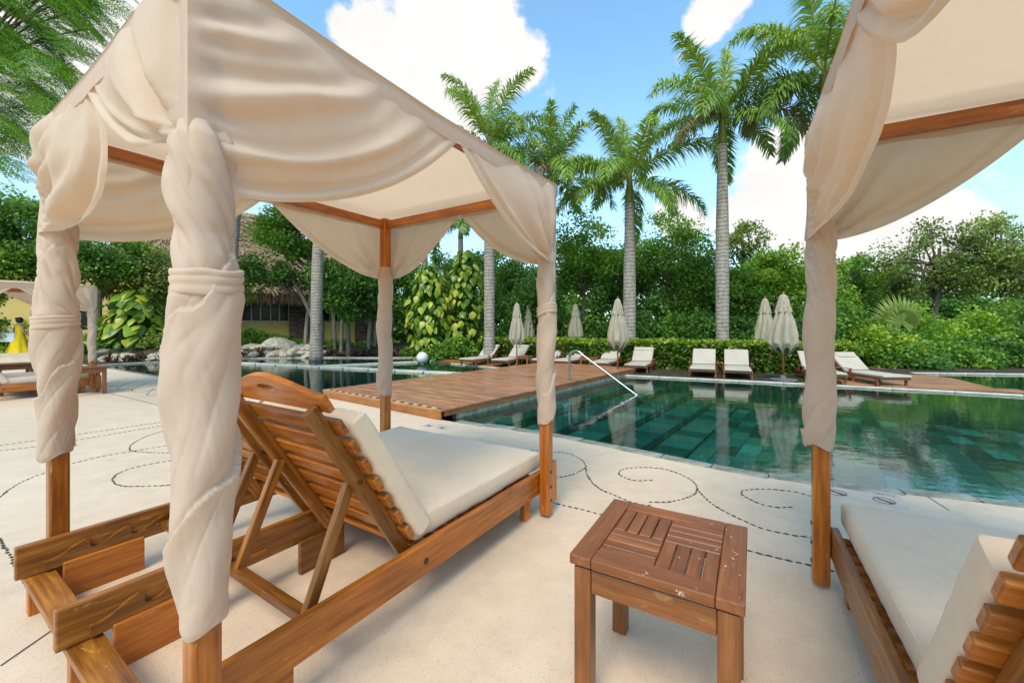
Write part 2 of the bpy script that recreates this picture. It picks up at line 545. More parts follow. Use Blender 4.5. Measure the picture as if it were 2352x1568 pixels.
def sheet(name, outer, holes, z, mat, parent=None, thick=0.0):
    """flat polygon with holes"""
    bm = bmesh.new()
    def loop(pts):
        vs = [bm.verts.new((p[0], p[1], z)) for p in pts]
        return [bm.edges.new((vs[i], vs[(i + 1) % len(vs)])) for i in range(len(vs))]
    ed = loop(outer)
    for h in holes: ed += loop(h)
    bmesh.ops.triangle_fill(bm, use_beauty=True, use_dissolve=False, edges=ed, normal=(0, 0, 1))
    for f in bm.faces:
        if f.normal.z < 0: f.normal_flip()
    me = bpy.data.meshes.new(name); bm.to_mesh(me); bm.free()
    me.materials.append(MAT[mat])
    return obj(name, me, parent)

def prism(outer, holes, t, bev=0.0):
    """2d outline (x,y) -> plate of thickness t along z, centred"""
    bm = bmesh.new()
    def loop(pts):
        vs = [bm.verts.new((p[0], p[1], -t / 2)) for p in pts]
        return [bm.edges.new((vs[i], vs[(i + 1) % len(vs)])) for i in range(len(vs))]
    ed = loop(outer)
    for h in holes: ed += loop(h)
    bmesh.ops.triangle_fill(bm, use_beauty=True, use_dissolve=True, edges=ed, normal=(0, 0, 1))
    r = bmesh.ops.extrude_face_region(bm, geom=list(bm.faces))
    vs = [g for g in r['geom'] if isinstance(g, bmesh.types.BMVert)]
    bmesh.ops.translate(bm, vec=(0, 0, t), verts=vs)
    bmesh.ops.recalc_face_normals(bm, faces=bm.faces)
    return bm

def copy_tree(o, parent=None):
    c = o.copy(); COL.objects.link(c); c.parent = parent
    for ch in list(o.children): copy_tree(ch, c)
    return c

def hem_noise(x, y, z):
    return mnoise.noise(Vector((x, y, z)))

# ================================================================== SETTING
PHI = R(57.3)
U = Vector((math.cos(PHI), math.sin(PHI), 0)); Wd = Vector((-math.sin(PHI), math.cos(PHI), 0))

near_edge = [G(207, 839), G(357, 865), G(560, 890), G(745, 911), G(1015, 964), G(1150, 983), G(1280, 1004), G(1460, 1040), G(1700, 1087), G(1960, 1122), G(2352, 1166)]
def spline(pts, step=.25):
    """Catmull-Rom through the points, resampled"""
    pts = [Vector(p) for p in pts]
    q = [2 * pts[0] - pts[1]] + pts + [2 * pts[-1] - pts[-2]]
    out = []
    for i in range(1, len(q) - 2):
        n = max(2, int((q[i + 1] - q[i]).length / step))
        for k in range(n):
            t = k / n
            a, b, c, d = q[i - 1], q[i], q[i + 1], q[i + 2]
            out.append(.5 * ((2 * b) + (c - a) * t + (2 * a - 5 * b + 4 * c - d) * t * t + (3 * b - a - 3 * c + d) * t ** 3))
    out.append(pts[-1])
    return out
near_c = spline(near_edge + [Vector((6.2, 1.7, 0)), Vector((9.5, .2, 0)), Vector((14, -1.2, 0))], .3)
far_c = [Vector((20, 3.4, 0)), G(2352, 907), G(2050, 891), G(1800, 878.5), G(1430, 861), Vector((1.6, 12.2, 0)), Vector((-.3, 13.1, 0)), G(1035, 834), Vector((-3.2, 15.9, 0)), Vector((-3.2, 18.3, 0)), G(900, 821), G(700, 820), G(520, 823), G(330, 832), G(225, 838)]
pool_loop = near_c + far_c
pool2_loop = [G(2352, 898) + Vector((1.2, -.5, 0)), G(2285, 893), G(2190, 870), G(2120, 862), G(2095, 855), G(2352, 858), Vector((24, 9.3, 0)), Vector((24, 4.5, 0))]

big = [(-400, -60), (400, -60), (400, 500), (-400, 500)]
ground = sheet('ground', big, [[(p.x, p.y) for p in pool_loop], [(p.x, p.y) for p in pool2_loop]], -.012, 'soil')
tag(ground, kind='structure')

# near terrace of speckled cream concrete
terr = [(p.x, p.y) for p in near_c] + [(14, -14), (-30, -14), (-30, 16.2), (-19, 16.2), (near_c[0].x - 2.0, near_c[0].y + 1.2)]
terrace = sheet('paving', terr, [], 0.0, 'terrazzo')
tag(terrace, kind='structure')
lawn = sheet('lawn', [(-7, 20), (-2.5, 19), (0, 20), (1, 27), (-8, 30)], [], .0, 'lawn'); tag(lawn, kind='structure')
for p in lawn.data.vertices: p.co.z = .02
V = []; NB = 60
bank_pts = spline([Vector((-22.5, 17.5, 0)), Vector((-18, 16.4, 0)), G(330, 829), G(520, 820), G(720, 817.5), Vector((-6.5, 18.6, 0)), Vector((-4.5, 19.2, 0))], .6)
for p in bank_pts:
    k = mnoise.noise(Vector((p.x * .5, 0, 2)))
    for off, z in ((.25, -.03), (.6, .22), (1.1, .42), (2.0, .52), (4.5, .40), (9, -.03)):
        V.append((p.x, p.y + off, z * (1 + .25 * k) if z > 0 else z))
mb = len(bank_pts); Fc = [(i * 6 + k, (i + 1) * 6 + k, (i + 1) * 6 + k + 1, i * 6 + k + 1) for i in range(mb - 1) for k in range(5)]
bank = mobj('terrain', V, Fc, 'soil', None, True); tag(bank, kind='structure')
# strip behind the far edge that carries the loungers
ed = Vector((far_c[4] - far_c[1])).normalized()            # along the far edge, leftwards
nd = Vector((ed.y, -ed.x, 0))
if nd.y < 0: nd = -nd
strip_pts = [far_c[1], far_c[2], far_c[3], far_c[4], far_c[5], far_c[6], far_c[7]]
strip = [(p.x, p.y) for p in strip_pts] + [((p + nd * 2.3).x, (p + nd * 2.3).y) for p in reversed(strip_pts[1:])] + [(9.9, 9.9), (9.75, 8.35)]
ls = sheet('terrace_strip', strip, [], -.004, 'soil'); tag(ls, kind='structure')

# ---------------------------------------------------------------- pool basin
WZ = -.035
FLOOR = -.72
def wall_strip(name, loop, z0, z1, mat, parent=None):
    V, Fc = [], []
    for p in loop: V += [(p.x, p.y, z0), (p.x, p.y, z1)]
    n = len(loop)
    for i in range(n):
        j = (i + 1) % n
        Fc.append((2 * i, 2 * j, 2 * j + 1, 2 * i + 1))
    return mobj(name, V, Fc, mat, parent)
def m_poolwall():
    m, nt, N, L, out = new_mat('pool_lining')
    co = N.new('ShaderNodeTexCoord').outputs['Object']
    br = N.new('ShaderNodeTexBrick')
    mp = N.new('ShaderNodeMapping'); mp.inputs['Rotation'].default_value = (0, 0, -PHI)
    L.new(co, mp.inputs[0]); L.new(mp.outputs[0], br.inputs['Vector'])
    br.inputs['Color1'].default_value = (.018, .10, .085, 1); br.inputs['Color2'].default_value = (.045, .17, .13, 1)
    br.inputs['Mortar'].default_value = (.02, .06, .05, 1)
    br.inputs['Scale'].default_value = 1.0; br.inputs['Brick Width'].default_value = .6; br.inputs['Row Height'].default_value = .3
    br.inputs['Mortar Size'].default_value = .006
    b = principled(N, None, .4)
    L.new(br.outputs['Color'], b.inputs['Base Color']); L.new(b.outputs[0], out.inputs[0])
m_poolwall()
basin = sheet('pool_basin', [(p.x, p.y) for p in pool_loop], [], FLOOR - .012, 'pool_lining'); tag(basin, kind='structure')
wall_strip('pool_wall', pool_loop, FLOOR - .012, -.013, 'pool_lining', basin)
water = sheet('water', [(p.x, p.y) for p in pool_loop], [], WZ, 'pool_water'); tag(water, kind='structure')
basin2 = sheet('pool_basin', [(p.x, p.y) for p in pool2_loop], [], FLOOR, 'pool_lining'); tag(basin2, kind='structure')
wall_strip('pool_wall', pool2_loop, FLOOR, -.013, 'pool_lining', basin2)
water2 = sheet('water', [(p.x, p.y) for p in pool2_loop], [], WZ, 'pool_water'); tag(water2, kind='structure')

def inside(p, loop):
    x, y = p; c = False; n = len(loop)
    for i in range(n):
        a, b = loop[i], loop[(i + 1) % n]
        if (a[1] > y) != (b[1] > y) and x < (b[0] - a[0]) * (y - a[1]) / (b[1] - a[1]) + a[0]: c = not c
    return c
ploop = [(p.x, p.y) for p in pool_loop]

# wooden jetty over the water: right front corner and axes
JR = G(1015, 964); JL = G(745, 911)
jv = (JR - JL).normalized(); JWID = (JR - JL).length
ju = Vector((-jv.y, jv.x, 0))
JLEN = 7.7
# tiles of the floor (each one a stone of its own near the terrace) and the broad steps beside the jetty
rng = random.Random(5)
TV = 8
tile_me, step_me = [], []
TL, TW = .58, .29
for k in range(TV):
    V, Fc = boxvf((-TL / 2 + .004, -TW / 2 + .004, -.012), (TL / 2 - .004, TW / 2 - .004, 0))
    me = mesh_of('tile', V, Fc, 'pool_tile')
    a = me.attributes.new('rnd', 'FLOAT', 'POINT'); a.data.foreach_set('value', [k / (TV - 1)] * len(V))
    tile_me.append(me)
NSTEP, TREAD, RISE = 5, .52, .13
step_rz = math.atan2(ju.y, ju.x)
cells = []
for i in range(-4, 46):
    for j in range(-34, 30):
        off = .5 * TL if j % 2 else 0
        q = JR + ju * (i * TL + off) + jv * ((j + .5) * TW)
        if not inside((q.x, q.y), ploop): continue
        lat = (q - JR).dot(jv)
        st = int(lat // TREAD) if lat >= 0 else 99
        z = FLOOR + .012
        if 0 <= lat < NSTEP * TREAD - .12 and (q - JR).dot(ju) < JLEN: continue
        px = CX + q.x / q.y * F if q.y > .3 else -9e3
        cells.append((q.length if -50 < px < 2420 else 1e3 + q.length, q, z))
cells.sort(key=lambda c: c[0])
rest = []
def tile_tone():
    return min(TV - 1, max(0, int(rng.gauss(.42, .27) * TV)))
for n_, (d, q, z) in enumerate(cells):
    if n_ < 240:
        o = obj('tile', tile_me[tile_tone()], basin, (q.x, q.y, z)); o.rotation_euler = (0, 0, step_rz)
    elif d < 900: rest.append((q, z))
if rest:
    Q, rn = [], []
    for q, z in rest:
        a, b = ju * (TL / 2 - .004), jv * (TW / 2 - .004)
        Q.append([tuple(q - a - b + Vector((0, 0, z))), tuple(q + a - b + Vector((0, 0, z))), tuple(q + a + b + Vector((0, 0, z))), tuple(q - a + b + Vector((0, 0, z)))])
        rn.append(tile_tone() / (TV - 1))
    Qn = np.array(Q)
    if np.cross(Qn[0, 1] - Qn[0, 0], Qn[0, 3] - Qn[0, 0])[2] < 0: Qn = Qn[:, ::-1]
    o = obj('floor_tiles', quads_np('floor_tiles', Qn, 'pool_tile', rn), basin); o['kind'] = 'stuff'
# steps
for s in range(NSTEP):
    ztop = WZ - .11 - s * RISE
    a0, a1 = .05, JLEN - .2
    TS = .42
    n = int((a1 - a0) / TS)
    for k in range(n):
        c = JR + ju * (a0 + (k + .5) * TS + (.2 if s % 2 else 0)) + jv * ((s + .5) * TREAD)
        if not inside((c.x, c.y), ploop): continue
        me = box_mesh('step_tile%d' % rng.randrange(TV), TS - .008, TREAD - .004, .12, 'pool_tile', 0)
        if 'rnd' not in me.attributes:
            a = me.attributes.new('rnd', 'FLOAT', 'POINT'); a.data.foreach_set('value', [(len(BOXC) * .37) % 1.0] * len(me.vertices))
        o = obj('step_tile', me, basin, (c.x, c.y, ztop - .06)); o.rotation_euler = (0, 0, step_rz)
    # riser below
    r0 = JR + ju * .02 + jv * ((s + 1) * TREAD - .03); r1 = r0 + ju * (JLEN - .3)
    r0.z = r1.z = ztop - .12 - .15
    plank('step_riser', r0, r1, .04, .30, 'grout', basin, bev=0)
# white drain cover on the pool floor
dq = Vector((5.4, 7.3, FLOOR + .03))
dr = empty('drain_cover', dq, step_rz, 'small pale square drain cover on the teal pool floor', 'drain')
for k in range(7):
    plank('grate_bar', (-.26, -.15 + k * .05, 0), (.26, -.15 + k * .05, 0), .034, .02, 'drain_white', dr, bev=.003)
for s in (-1, 1): plank('grate_edge', (s * .25, -.18, -.012), (s * .25, .18, -.012), .03, .02, 'drain_white', dr, bev=.003)

# coping stones along the near edge, each its own stone
acc = 0.0
seg = []
L0 = .46
pts = near_c
def along(pts, step):
    out = []; need = 0.0
    for i in range(len(pts) - 1):
        a, b = pts[i], pts[i + 1]; l = (b - a).length; t = need
        while t < l:
            out.append((a + (b - a) * (t / l), (b - a).normalized())); t += step
        need = t - l
    return out
for q, t in along(pts, L0):
    inw = Vector((-t.y, t.x, 0))
    if inside(((q + t * L0 / 2).x, (q + t * L0 / 2).y), ploop) is None: continue
    rel = (q - JL).dot(jv)
    if 0 < rel < JWID and abs((q - JL).dot(ju)) < .4: continue
    if q.x > 7 or q.x < -13: continue
    c0 = q + t * .006 + inw * .055; c1 = q + t * (L0 - .006) + inw * .055
    c0.z = c1.z = -.018 + rng.uniform(-.003, .004)
    plank('coping_stone', c0, c1, .135 + rng.uniform(-.015, .015), .05, 'coping_stone', basin, bev=.008)
# pale coping along the far edge
for i in range(1, 7):
    a, b = far_c[i].copy(), far_c[i + 1].copy()
    d = (b - a).normalized(); nn = Vector((d.y, -d.x, 0))
    if nn.y < 0: nn = -nn
    n = max(1, int((b - a).length / .9))
    for k in range(n):
        p0 = a + (b - a) * (k / n) + d * .004 + nn * .03; p1 = a + (b - a) * ((k + 1) / n) - d * .004 + nn * .03
        p0.z = p1.z = -.012
        plank('coping_slab', p0, p1, .07, .04, 'weir_stone', basin, bev=.006)
for i in (8, 9, 10, 11, 12, 13):
    a, b = far_c[i].copy(), far_c[i + 1].copy(); d = (b - a).normalized(); nn = Vector((d.y, -d.x, 0))
    if nn.y < 0: nn = -nn
    n = max(1, int((b - a).length / 1.2))
    for k in range(n):
        p0 = a + (b - a) * (k / n) + d * .004 + nn * .03; p1 = a + (b - a) * ((k + 1) / n) - d * .004 + nn * .03
        p0.z = p1.z = -.012
        plank('coping_slab', p0, p1, .07, .04, 'weir_stone', basin, bev=.006)
a, b = G(2092, 855.5), G(2352, 858.5)
for k in range(4):
    p0 = a.lerp(b, k / 4 + .002); p1 = a.lerp(b, (k + 1) / 4 - .002); p0.z = p1.z = -.01
    plank('coping_slab', p0, p1, .07, .04, 'weir_stone', basin2, bev=.006)
# pale weir walls that split the left pool
def weir(p0, p1, label, wid=.26):
    w = empty('weir_wall', (0, 0, 0), 0, label, 'pool wall')
    p0, p1 = p0.copy(), p1.copy(); n = max(2, int((p1 - p0).length / 1.0))
    for k in range(n):
        a = p0.lerp(p1, k / n + .002); b = p0.lerp(p1, (k + 1) / n - .002)
        a.z = b.z = -.01
        plank('cap_stone', a, b, wid, .06, 'weir_stone', w, bev=.008)
    a, b = p0.copy(), p1.copy(); a.z = b.z = (FLOOR - .045) / 2 - .02
    plank('wall_core', a, b, wid * .8, abs(FLOOR) - .05, 'pool_lining', w, bev=0)
weir(G(395, 825.5), G(1120, 860), 'long pale low stone wall across the left pool, meeting the jetty')
weir(G(712, 841.5), G(958, 830.5), 'short pale low stone wall branching from the longer one towards the globe')

# ---------------------------------------------------------------- jetty of boards
jet = empty('jetty', (0, 0, 0), 0, 'long reddish wooden jetty reaching across the pool from the cream terrace', 'jetty')
JZ = .14
bw = .116
nb = int(JLEN / bw)
for k in range(nb):
    c0 = JL + ju * (k * bw + bw / 2 - .03) ; c1 = JR + ju * (k * bw + bw / 2 - .03)
    ext = rng.uniform(0, .012)
    c0 = c0 - jv * .01; c1 = c1 + jv * (.01 + ext)
    c0.z = c1.z = JZ - .012 + rng.uniform(-.002, .002)
    plank('board', c0, c1, bw - .007, .024, 'decking', jet, bev=.002)
for s, base in ((0, JL), (1, JR)):
    p0 = base + ju * .05; p1 = base + ju * (JLEN - .1)
    off = jv * (-.02 if s == 0 else .02) * -1
    p0, p1 = p0 + off, p1 + off
    p0.z = p1.z = JZ - .024 - .04
    plank('side_fascia', p0, p1, .035, .078, 'deck_fascia', jet)
    q0, q1 = base + ju * .3, base + ju * (JLEN - .3)
    q0 = q0 + off * 3; q1 = q1 + off * 3
    q0.z = q1.z = (JZ - .10 + FLOOR) / 2
    plank('stone_wall', q0, q1, .10, JZ - .105 - FLOOR, 'coping_stone', jet, bev=0)
p0, p1 = JL.copy() - ju * .012, JR.copy() - ju * .012
for z, hh in ((.061, .115),):
    p0.z = p1.z = z
    plank('front_fascia', p0, p1, .03, hh, 'deck_fascia', jet)
for s in (.25, .5, .75):
    q0 = JL.lerp(JR, s) + ju * .1; q1 = q0 + ju * (JLEN - .4); q0.z = q1.z = JZ - .024 - .05
    plank('joist', q0, q1, .05, .09, 'deck_fascia', jet, bev=0)
n = 30
for k in range(n):
    a = JL.lerp(JR, .012 + k / n * .976) + ju * .035; b = JL.lerp(JR, .012 + (k + .94) / n * .976) + ju * .035
    a.z = b.z = JZ + .0035
    plank('warning_stripe', a, b, .045, .003, 'tape_black' if k % 2 else 'tape_yellow', jet, bev=0)

# boards of the platform at the far right
pf = empty('boardwalk', (0, 0, 0), 0, 'triangular wooden boardwalk by the far right pool', 'boardwalk')
A_ = G(2352, 904.5); dirb = (far_c[4] - far_c[1]).normalized()
for k in range(24):
    off = nd * (.16 + k * .13)
    # right end follows the curved rim of the far pool, left end goes under the hedge
    best = None
    s = -.2
    while s < 9:
        q = A_ + off + dirb * s
        if not inside((q.x, q.y), [(p.x, p.y) for p in pool2_loop]): best = s; break
        s += .02
    r0 = A_ + off + dirb * (best + .02); r1 = A_ + off + dirb * max(best + .5, 2.75 + k * .05)
    if best > 3.2: continue
    r0.z = r1.z = .012
    plank('board', r0, r1, .122, .024, 'decking', pf, bev=.002)
# wooden edge behind the left pool, under the first loungers
pl = empty('boardwalk', (0, 0, 0), 0, 'narrow orange wooden boardwalk beside the white globe', 'boardwalk')
for k in range(7):
    a = far_c[7] + nd * (.2 + k * .13); b = far_c[6] + nd * (.2 + k * .13) + (far_c[7] - far_c[6]) * .2
    a = a + (far_c[7] - far_c[6]).normalized() * .9; a.z = b.z = .012
    plank('board', a, b, .122, .024, 'deck_fascia', pl, bev=.002)

# ---------------------------------------------------------------- pebble lines set in the terrace
def c6(pts): return [((1300 + x * .3616) / 1.063, (1100 + y * .3616) / 1.063) for x, y in pts]
def c4(pts): return [((x * .4253) / 1.063, (1000 + y * .4253) / 1.063) for x, y in pts]
def c3(pts): return [((x * .3189) / 1.063, (600 + y * .3189) / 1.063) for x, y in pts]
lines = [
 c6([(800, 200), (680, 200), (600, 170), (585, 145), (620, 122), (750, 113), (880, 122), (1000, 160), (1080, 205), (1112, 250), (1095, 290), (1020, 325), (900, 348), (760, 345)]),
 c6([(-60, 0), (60, 0), (165, 10), (250, 20), (330, 60), (358, 100), (365, 150), (400, 210), (460, 260), (550, 297), (680, 352), (800, 372)]),
 c6([(350, 120), (300, 150), (230, 172), (160, 180), (60, 180)]),
 c6([(1115, 262), (1180, 330), (1260, 390), (1400, 460), (1550, 525), (1700, 560), (1936, 592), (2150, 600)]),
 c6([(1740, 380), (1680, 383), (1580, 372), (1480, 335), (1420, 300), (1410, 280), (1440, 265), (1560, 260), (1720, 270), (1840, 295), (1936, 325), (2010, 380)]),
 c6([(60, 330), (155, 355), (280, 385), (450, 427), (800, 520), (1445, 672), (1600, 710), (1800, 755), (1936, 790), (2200, 850)]),
 c4([(0, 500), (80, 440), (180, 390), (300, 350), (430, 305), (600, 265), (780, 235), (940, 208), (1150, 180)]),
 c4([(1100, 92), (970, 115), (850, 150), (770, 190), (745, 215), (755, 235), (820, 243), (945, 247), (1200, 240)]),
 c4([(1150, 262), (990, 290), (820, 320), (700, 355), (650, 390), (655, 420), (700, 437), (800, 440), (900, 437), (1000, 430), (1250, 400)]),
 c4([(0, 205), (280, 165), (970, 65), (1300, 10)]), c4([(0, 235), (280, 200), (970, 85), (1300, 32)]),
 c4([(0, 740), (20, 780), (40, 810), (80, 880), (130, 980), (230, 1100), (295, 1240), (400, 1400)]),
 c4([(500, 800), (610, 765), (750, 720), (880, 680), (970, 648), (1200, 560), (1450, 490)]),
 c3([(800, 1120), (950, 1155), (1285, 1238), (1500, 1290)]),
 c3([(1000, 1015), (920, 1030), (850, 1045), (810, 1060), (850, 1075), (1000, 1078)]),
 c3([(1060, 1030), (960, 1055), (905, 1085), (920, 1098), (1100, 1090)]),
 c3([(1130, 1048), (1030, 1090), (1010, 1110), (1080, 1118), (1200, 1100)]),
 c3([(1180, 1090), (1130, 1130), (1135, 1145), (1230, 1145)]),
]
peb = []
for ln in lines:
    path = spline([G(x, y) for x, y in ln], .05)
    for q, t in along(path, .047):
        peb.append((q + Vector((t.y, -t.x, 0)) * rng.uniform(-.003, .003), math.atan2(t.y, t.x) + rng.uniform(-.18, .18), rng.uniform(.8, 1.15)))
peb.sort(key=lambda p: p[0].length)
pm = []
for k in range(3):
    V, Fc = lathe([(.004, -.004), (.62, -.002), (1, .0), (.7, .0035), (.2, .0048)], 8)
    V = [(x * .021 * (1 + .1 * math.sin(3 * k + 4 * x)), y * (.0075 + .0012 * k), z) for x, y, z in V]
    pm.append(mesh_of('pebble', V, Fc, 'pebble', True))
vis = [p for p in peb if p[0].y > .8 and abs(p[0].x / p[0].y) < 1.3]
restp = vis[280:]
for q, a, s in vis[:280]:
    o = obj('pebble', pm[rng.randrange(3)], terrace, (q.x, q.y, .0)); o.rotation_euler = (0, 0, a); o.scale = (s, s, 1)
V0 = np.array([v.co[:] for v in pm[0].vertices]); F0 = [tuple(p.vertices) for p in pm[0].polygons]
AV, AF = [], []
for q, a, s in restp:
    o = len(AV); ca, sa = math.cos(a), math.sin(a)
    for x, y, z in V0: AV.append((q.x + s * (x * ca - y * sa), q.y + s * (x * sa + y * ca), z))
    AF += [tuple(i + o for i in f) for f in F0]
o = mobj('pebble_inlay', AV, AF, 'pebble', terrace, True); o['kind'] = 'stuff'

# depth markers let into the terrace
def marker(c, rz, sx, sy, lines_, label, sign=True):
    e = empty('depth_marker', (c.x, c.y, 0), rz, label, 'marker')
    plank('plate', (-sx / 2, 0, .001), (sx / 2, 0, .001), sy, .004, 'marker_tile', e, bev=.001)
    for txt, x, y, size in lines_:
        cu = bpy.data.curves.new('lettering', 'FONT'); cu.body = txt; cu.size = size; cu.align_x = 'CENTER'; cu.align_y = 'CENTER'
        to = bpy.data.objects.new('tmp', cu); COL.objects.link(to)
        dg = bpy.context.evaluated_depsgraph_get()
        me = bpy.data.meshes.new_from_object(to.evaluated_get(dg)); me.name = 'lettering'
        bpy.data.objects.remove(to); me.materials.clear(); me.materials.append(MAT['ink'])
        obj('lettering', me, e, (x, y, .0048))
    def ring(cx, cy, r, mat):
        V, Fc = [], []
        for i in range(28):
            a = 2 * math.pi * i / 28
            V += [(cx + r * math.cos(a), cy + r * math.sin(a), .0048), (cx + r * .86 * math.cos(a), cy + r * .86 * math.sin(a), .0048)]
            j = (i + 1) % 28; Fc.append((2 * i, 2 * j, 2 * j + 1, 2 * i + 1))
        s = r * .7
        o0 = len(V); V += [(cx - s, cy + s - .01, .0052), (cx - s + .01, cy + s, .0052), (cx + s, cy - s + .01, .0052), (cx + s - .01, cy - s, .0052)]
        Fc.append((o0, o0 + 3, o0 + 2, o0 + 1))
        return V, Fc
    if sign:
        for cx in (-sx * .27, sx * .27):
            mobj('no_diving_sign', *ring(cx, -sy * .17, sy * .22, 'red_ink'), 'red_ink', e)
            mobj('diver_figure', *merge(tube([(cx - .03, -sy * .12, .0055), (cx, -sy * .17, .0055), (cx + .035, -sy * .24, .0055)], .004, 5), boxvf((cx + .03, -sy * .3, .0048), (cx + .05, -sy * .24, .0056))), 'ink', e)
    return e
mc = G(1945, 1122)
marker(mc - U * .10 - Wd * .06, PHI - math.pi / 2, .52, .30, [('PROFUNDIDAD / DEPTH', 0, .10, .042)], 'pale plate lettered for pool depth behind the right daybed')
m2 = G(1004, 979)
marker(m2, PHI - math.pi / 2, .42, .22, [], 'greyish pool safety plate in front of the jetty corner')
# expansion joint beside the right daybed and near the left edge
for i, (a, b) in enumerate(((G(2095, 1118), G(2180, 1172)), (G(0, 1530), G(130, 1440)))):
    d = (b - a).normalized(); n_ = Vector((-d.y, d.x, 0)) * .003
    mobj('paving_joint', [(*(a - n_).xy, .0035), (*(b - n_).xy, .0035), (*(b + n_).xy, .0035), (*(a + n_).xy, .0035)], [(0, 1, 2, 3)], 'pebble', terrace)

# ---------------------------------------------------------------- steel handrail on the steps
h0 = G(1308, 889); hd = jv
h0 = Vector((h0.x, h0.y, 0))
zt = .80
pth = [h0 + Vector((0, 0, -.45)), h0 + Vector((0, 0, .2)), h0 + Vector((0, 0, zt - .16))]
for k in range(1, 9):
    a = math.pi - k / 8 * R(145)
    pth.append(h0 + hd * (.16 + .16 * math.cos(a)) + Vector((0, 0, zt - .16 + .16 * math.sin(a))))
e_ = Vector((2.46, 8.1, WZ)); hp = pth[-1]
dd = (e_ - hp)
pth += [hp + dd * .3, hp + dd, hp + dd * 1.35]
rail = mobj('handrail', *tube(pth, .024, 12), 'steel', None, True)
tag(rail, 'bent stainless steel handrail over the pool steps beside the jetty', 'handrail')

# ================================================================== DAYBEDS
BL, BW, ZE = 2.01, 1.64, 2.31          # post spacing along / across, height of the eaves
HX, HZ = .84, .265                      # hinge of the backrests

def curtain_mesh(name, post, d, n, half, zt, hc, mode, seed, ze=ZE, bulge=.04, ctrl_z=0.0, nf=5, amp=.028, end_drop=.06, inward=1.0, tuck=0.0):
    """cloth hung from the eaves between a post and the middle of a side and pulled back to the post.
       post (x,y); d unit vector along the side; n outward; hc where the hem bends"""
    NA, NT = 64, 44
    post = Vector((*post, 0)); d = Vector((*d, 0)); n = Vector((*n, 0))
    V = []
    ztop = ze - .045
    rp = .062
    for i in range(NA + 1):
        a = i / NA
        for k in range(NT + 1):
            t = k / NT
            # hem-like curve number a: from the post at height z(a) to the eaves at a*half
            x0, z0 = -.052 + inward * .055 * a ** 10, ztop - a * (ztop - zt)
            x2, z2 = a * half, ztop - end_drop * a * a
            x1, z1 = a * half * hc, z0 + ctrl_z * a
            b0, b1, b2 = (1 - t) ** 2, 2 * t * (1 - t), t * t
            x = b0 * x0 + b1 * x1 + b2 * x2
            z = b0 * z0 + b1 * z1 + b2 * z2
            # folds
            near = (1 - t)
            h = a * nf
            if mode == 'swag':
                ph = a * nf * 2 * math.pi + 1.7 * hem_noise(a * 3 + seed, t * 2.2, 0) + .9 * t
                f = amp * (.45 + .75 * near) * (math.sin(ph) * .6 + .4 * math.sin(1.83 * ph + seed)) * min(1, a * 2.2)
                f *= min(1, (1 - t) * 3.5 + .12)
            else:
                # pleats fan out from the tie: angle seen from the tie point
                ang = math.atan2(max(1e-4, z - zt + .02), max(1e-4, x))
                rr = math.hypot(x, z - zt)
                ph = (ang / (math.pi / 2)) * nf * 2 * math.pi + 1.2 * hem_noise(ang * 3 + seed, rr * 2.5, 1.3) + seed
                f = amp * (math.sin(ph) + .35 * math.sin(2 * ph + 1)) * math.exp(-(rr / .42) ** 2) * min(1, rr / .12)
                f += .35 * amp * math.sin(ph * .5) * math.exp(-(rr / .8) ** 2)
            # rolled hem: two tight folds just above the edge
            e = 1 - a
            taper = math.sin(math.pi * min(1, max(0, t * .94 + .03))) ** .5
            fall = (1 - t) ** .5
            f += taper * (.016 * math.exp(-((e - .026) / .018) ** 2) - (.020 * fall + .006) * math.exp(-((e - .068) / .012) ** 2) + .012 * math.exp(-((e - .105) / .022) ** 2))
            if mode == 'swag': f += taper * fall * (-.016 * math.exp(-((e - .155) / .012) ** 2) + .008 * math.exp(-((e - .20) / .03) ** 2))
            f += bulge * math.sin(math.pi * min(1, a)) * math.sin(math.pi * t) * .8
            f += .007 * hem_noise(x * 4 + seed, z * 4, seed) + .0025 * hem_noise(x * 17 + seed, z * 17, seed)
            if tuck: f += .013 * math.sin(a * 5 * 2 * math.pi + 1.5 * hem_noise(a * 4, t * 2, seed)) * math.sin(math.pi * min(1, .1 + .9 * t)) * min(1, a * 2)
            f -= tuck * a ** 3 * math.sin(math.pi * min(1, .08 + t * .92)) ** .8
            f *= min(1, t * 6)
            f += .042
            off = f + .01
            near_post = max(0.0, 1 - max(0.0, x + .052) / .20)
            off = off + near_post * (max(off, .050 + inward * .024 * a ** 6) - off)
            p = post + d * x + n * off
            # slight gather round the post
            V.append((p.x, p.y, z))
    Fc = []
    for i in range(NA):
        for k in range(NT):
            q = i * (NT + 1) + k
            Fc.append((q, q + NT + 1, q + NT + 2, q + 1))
    return mesh_of(name, V, Fc, 'canopy_cloth', True)

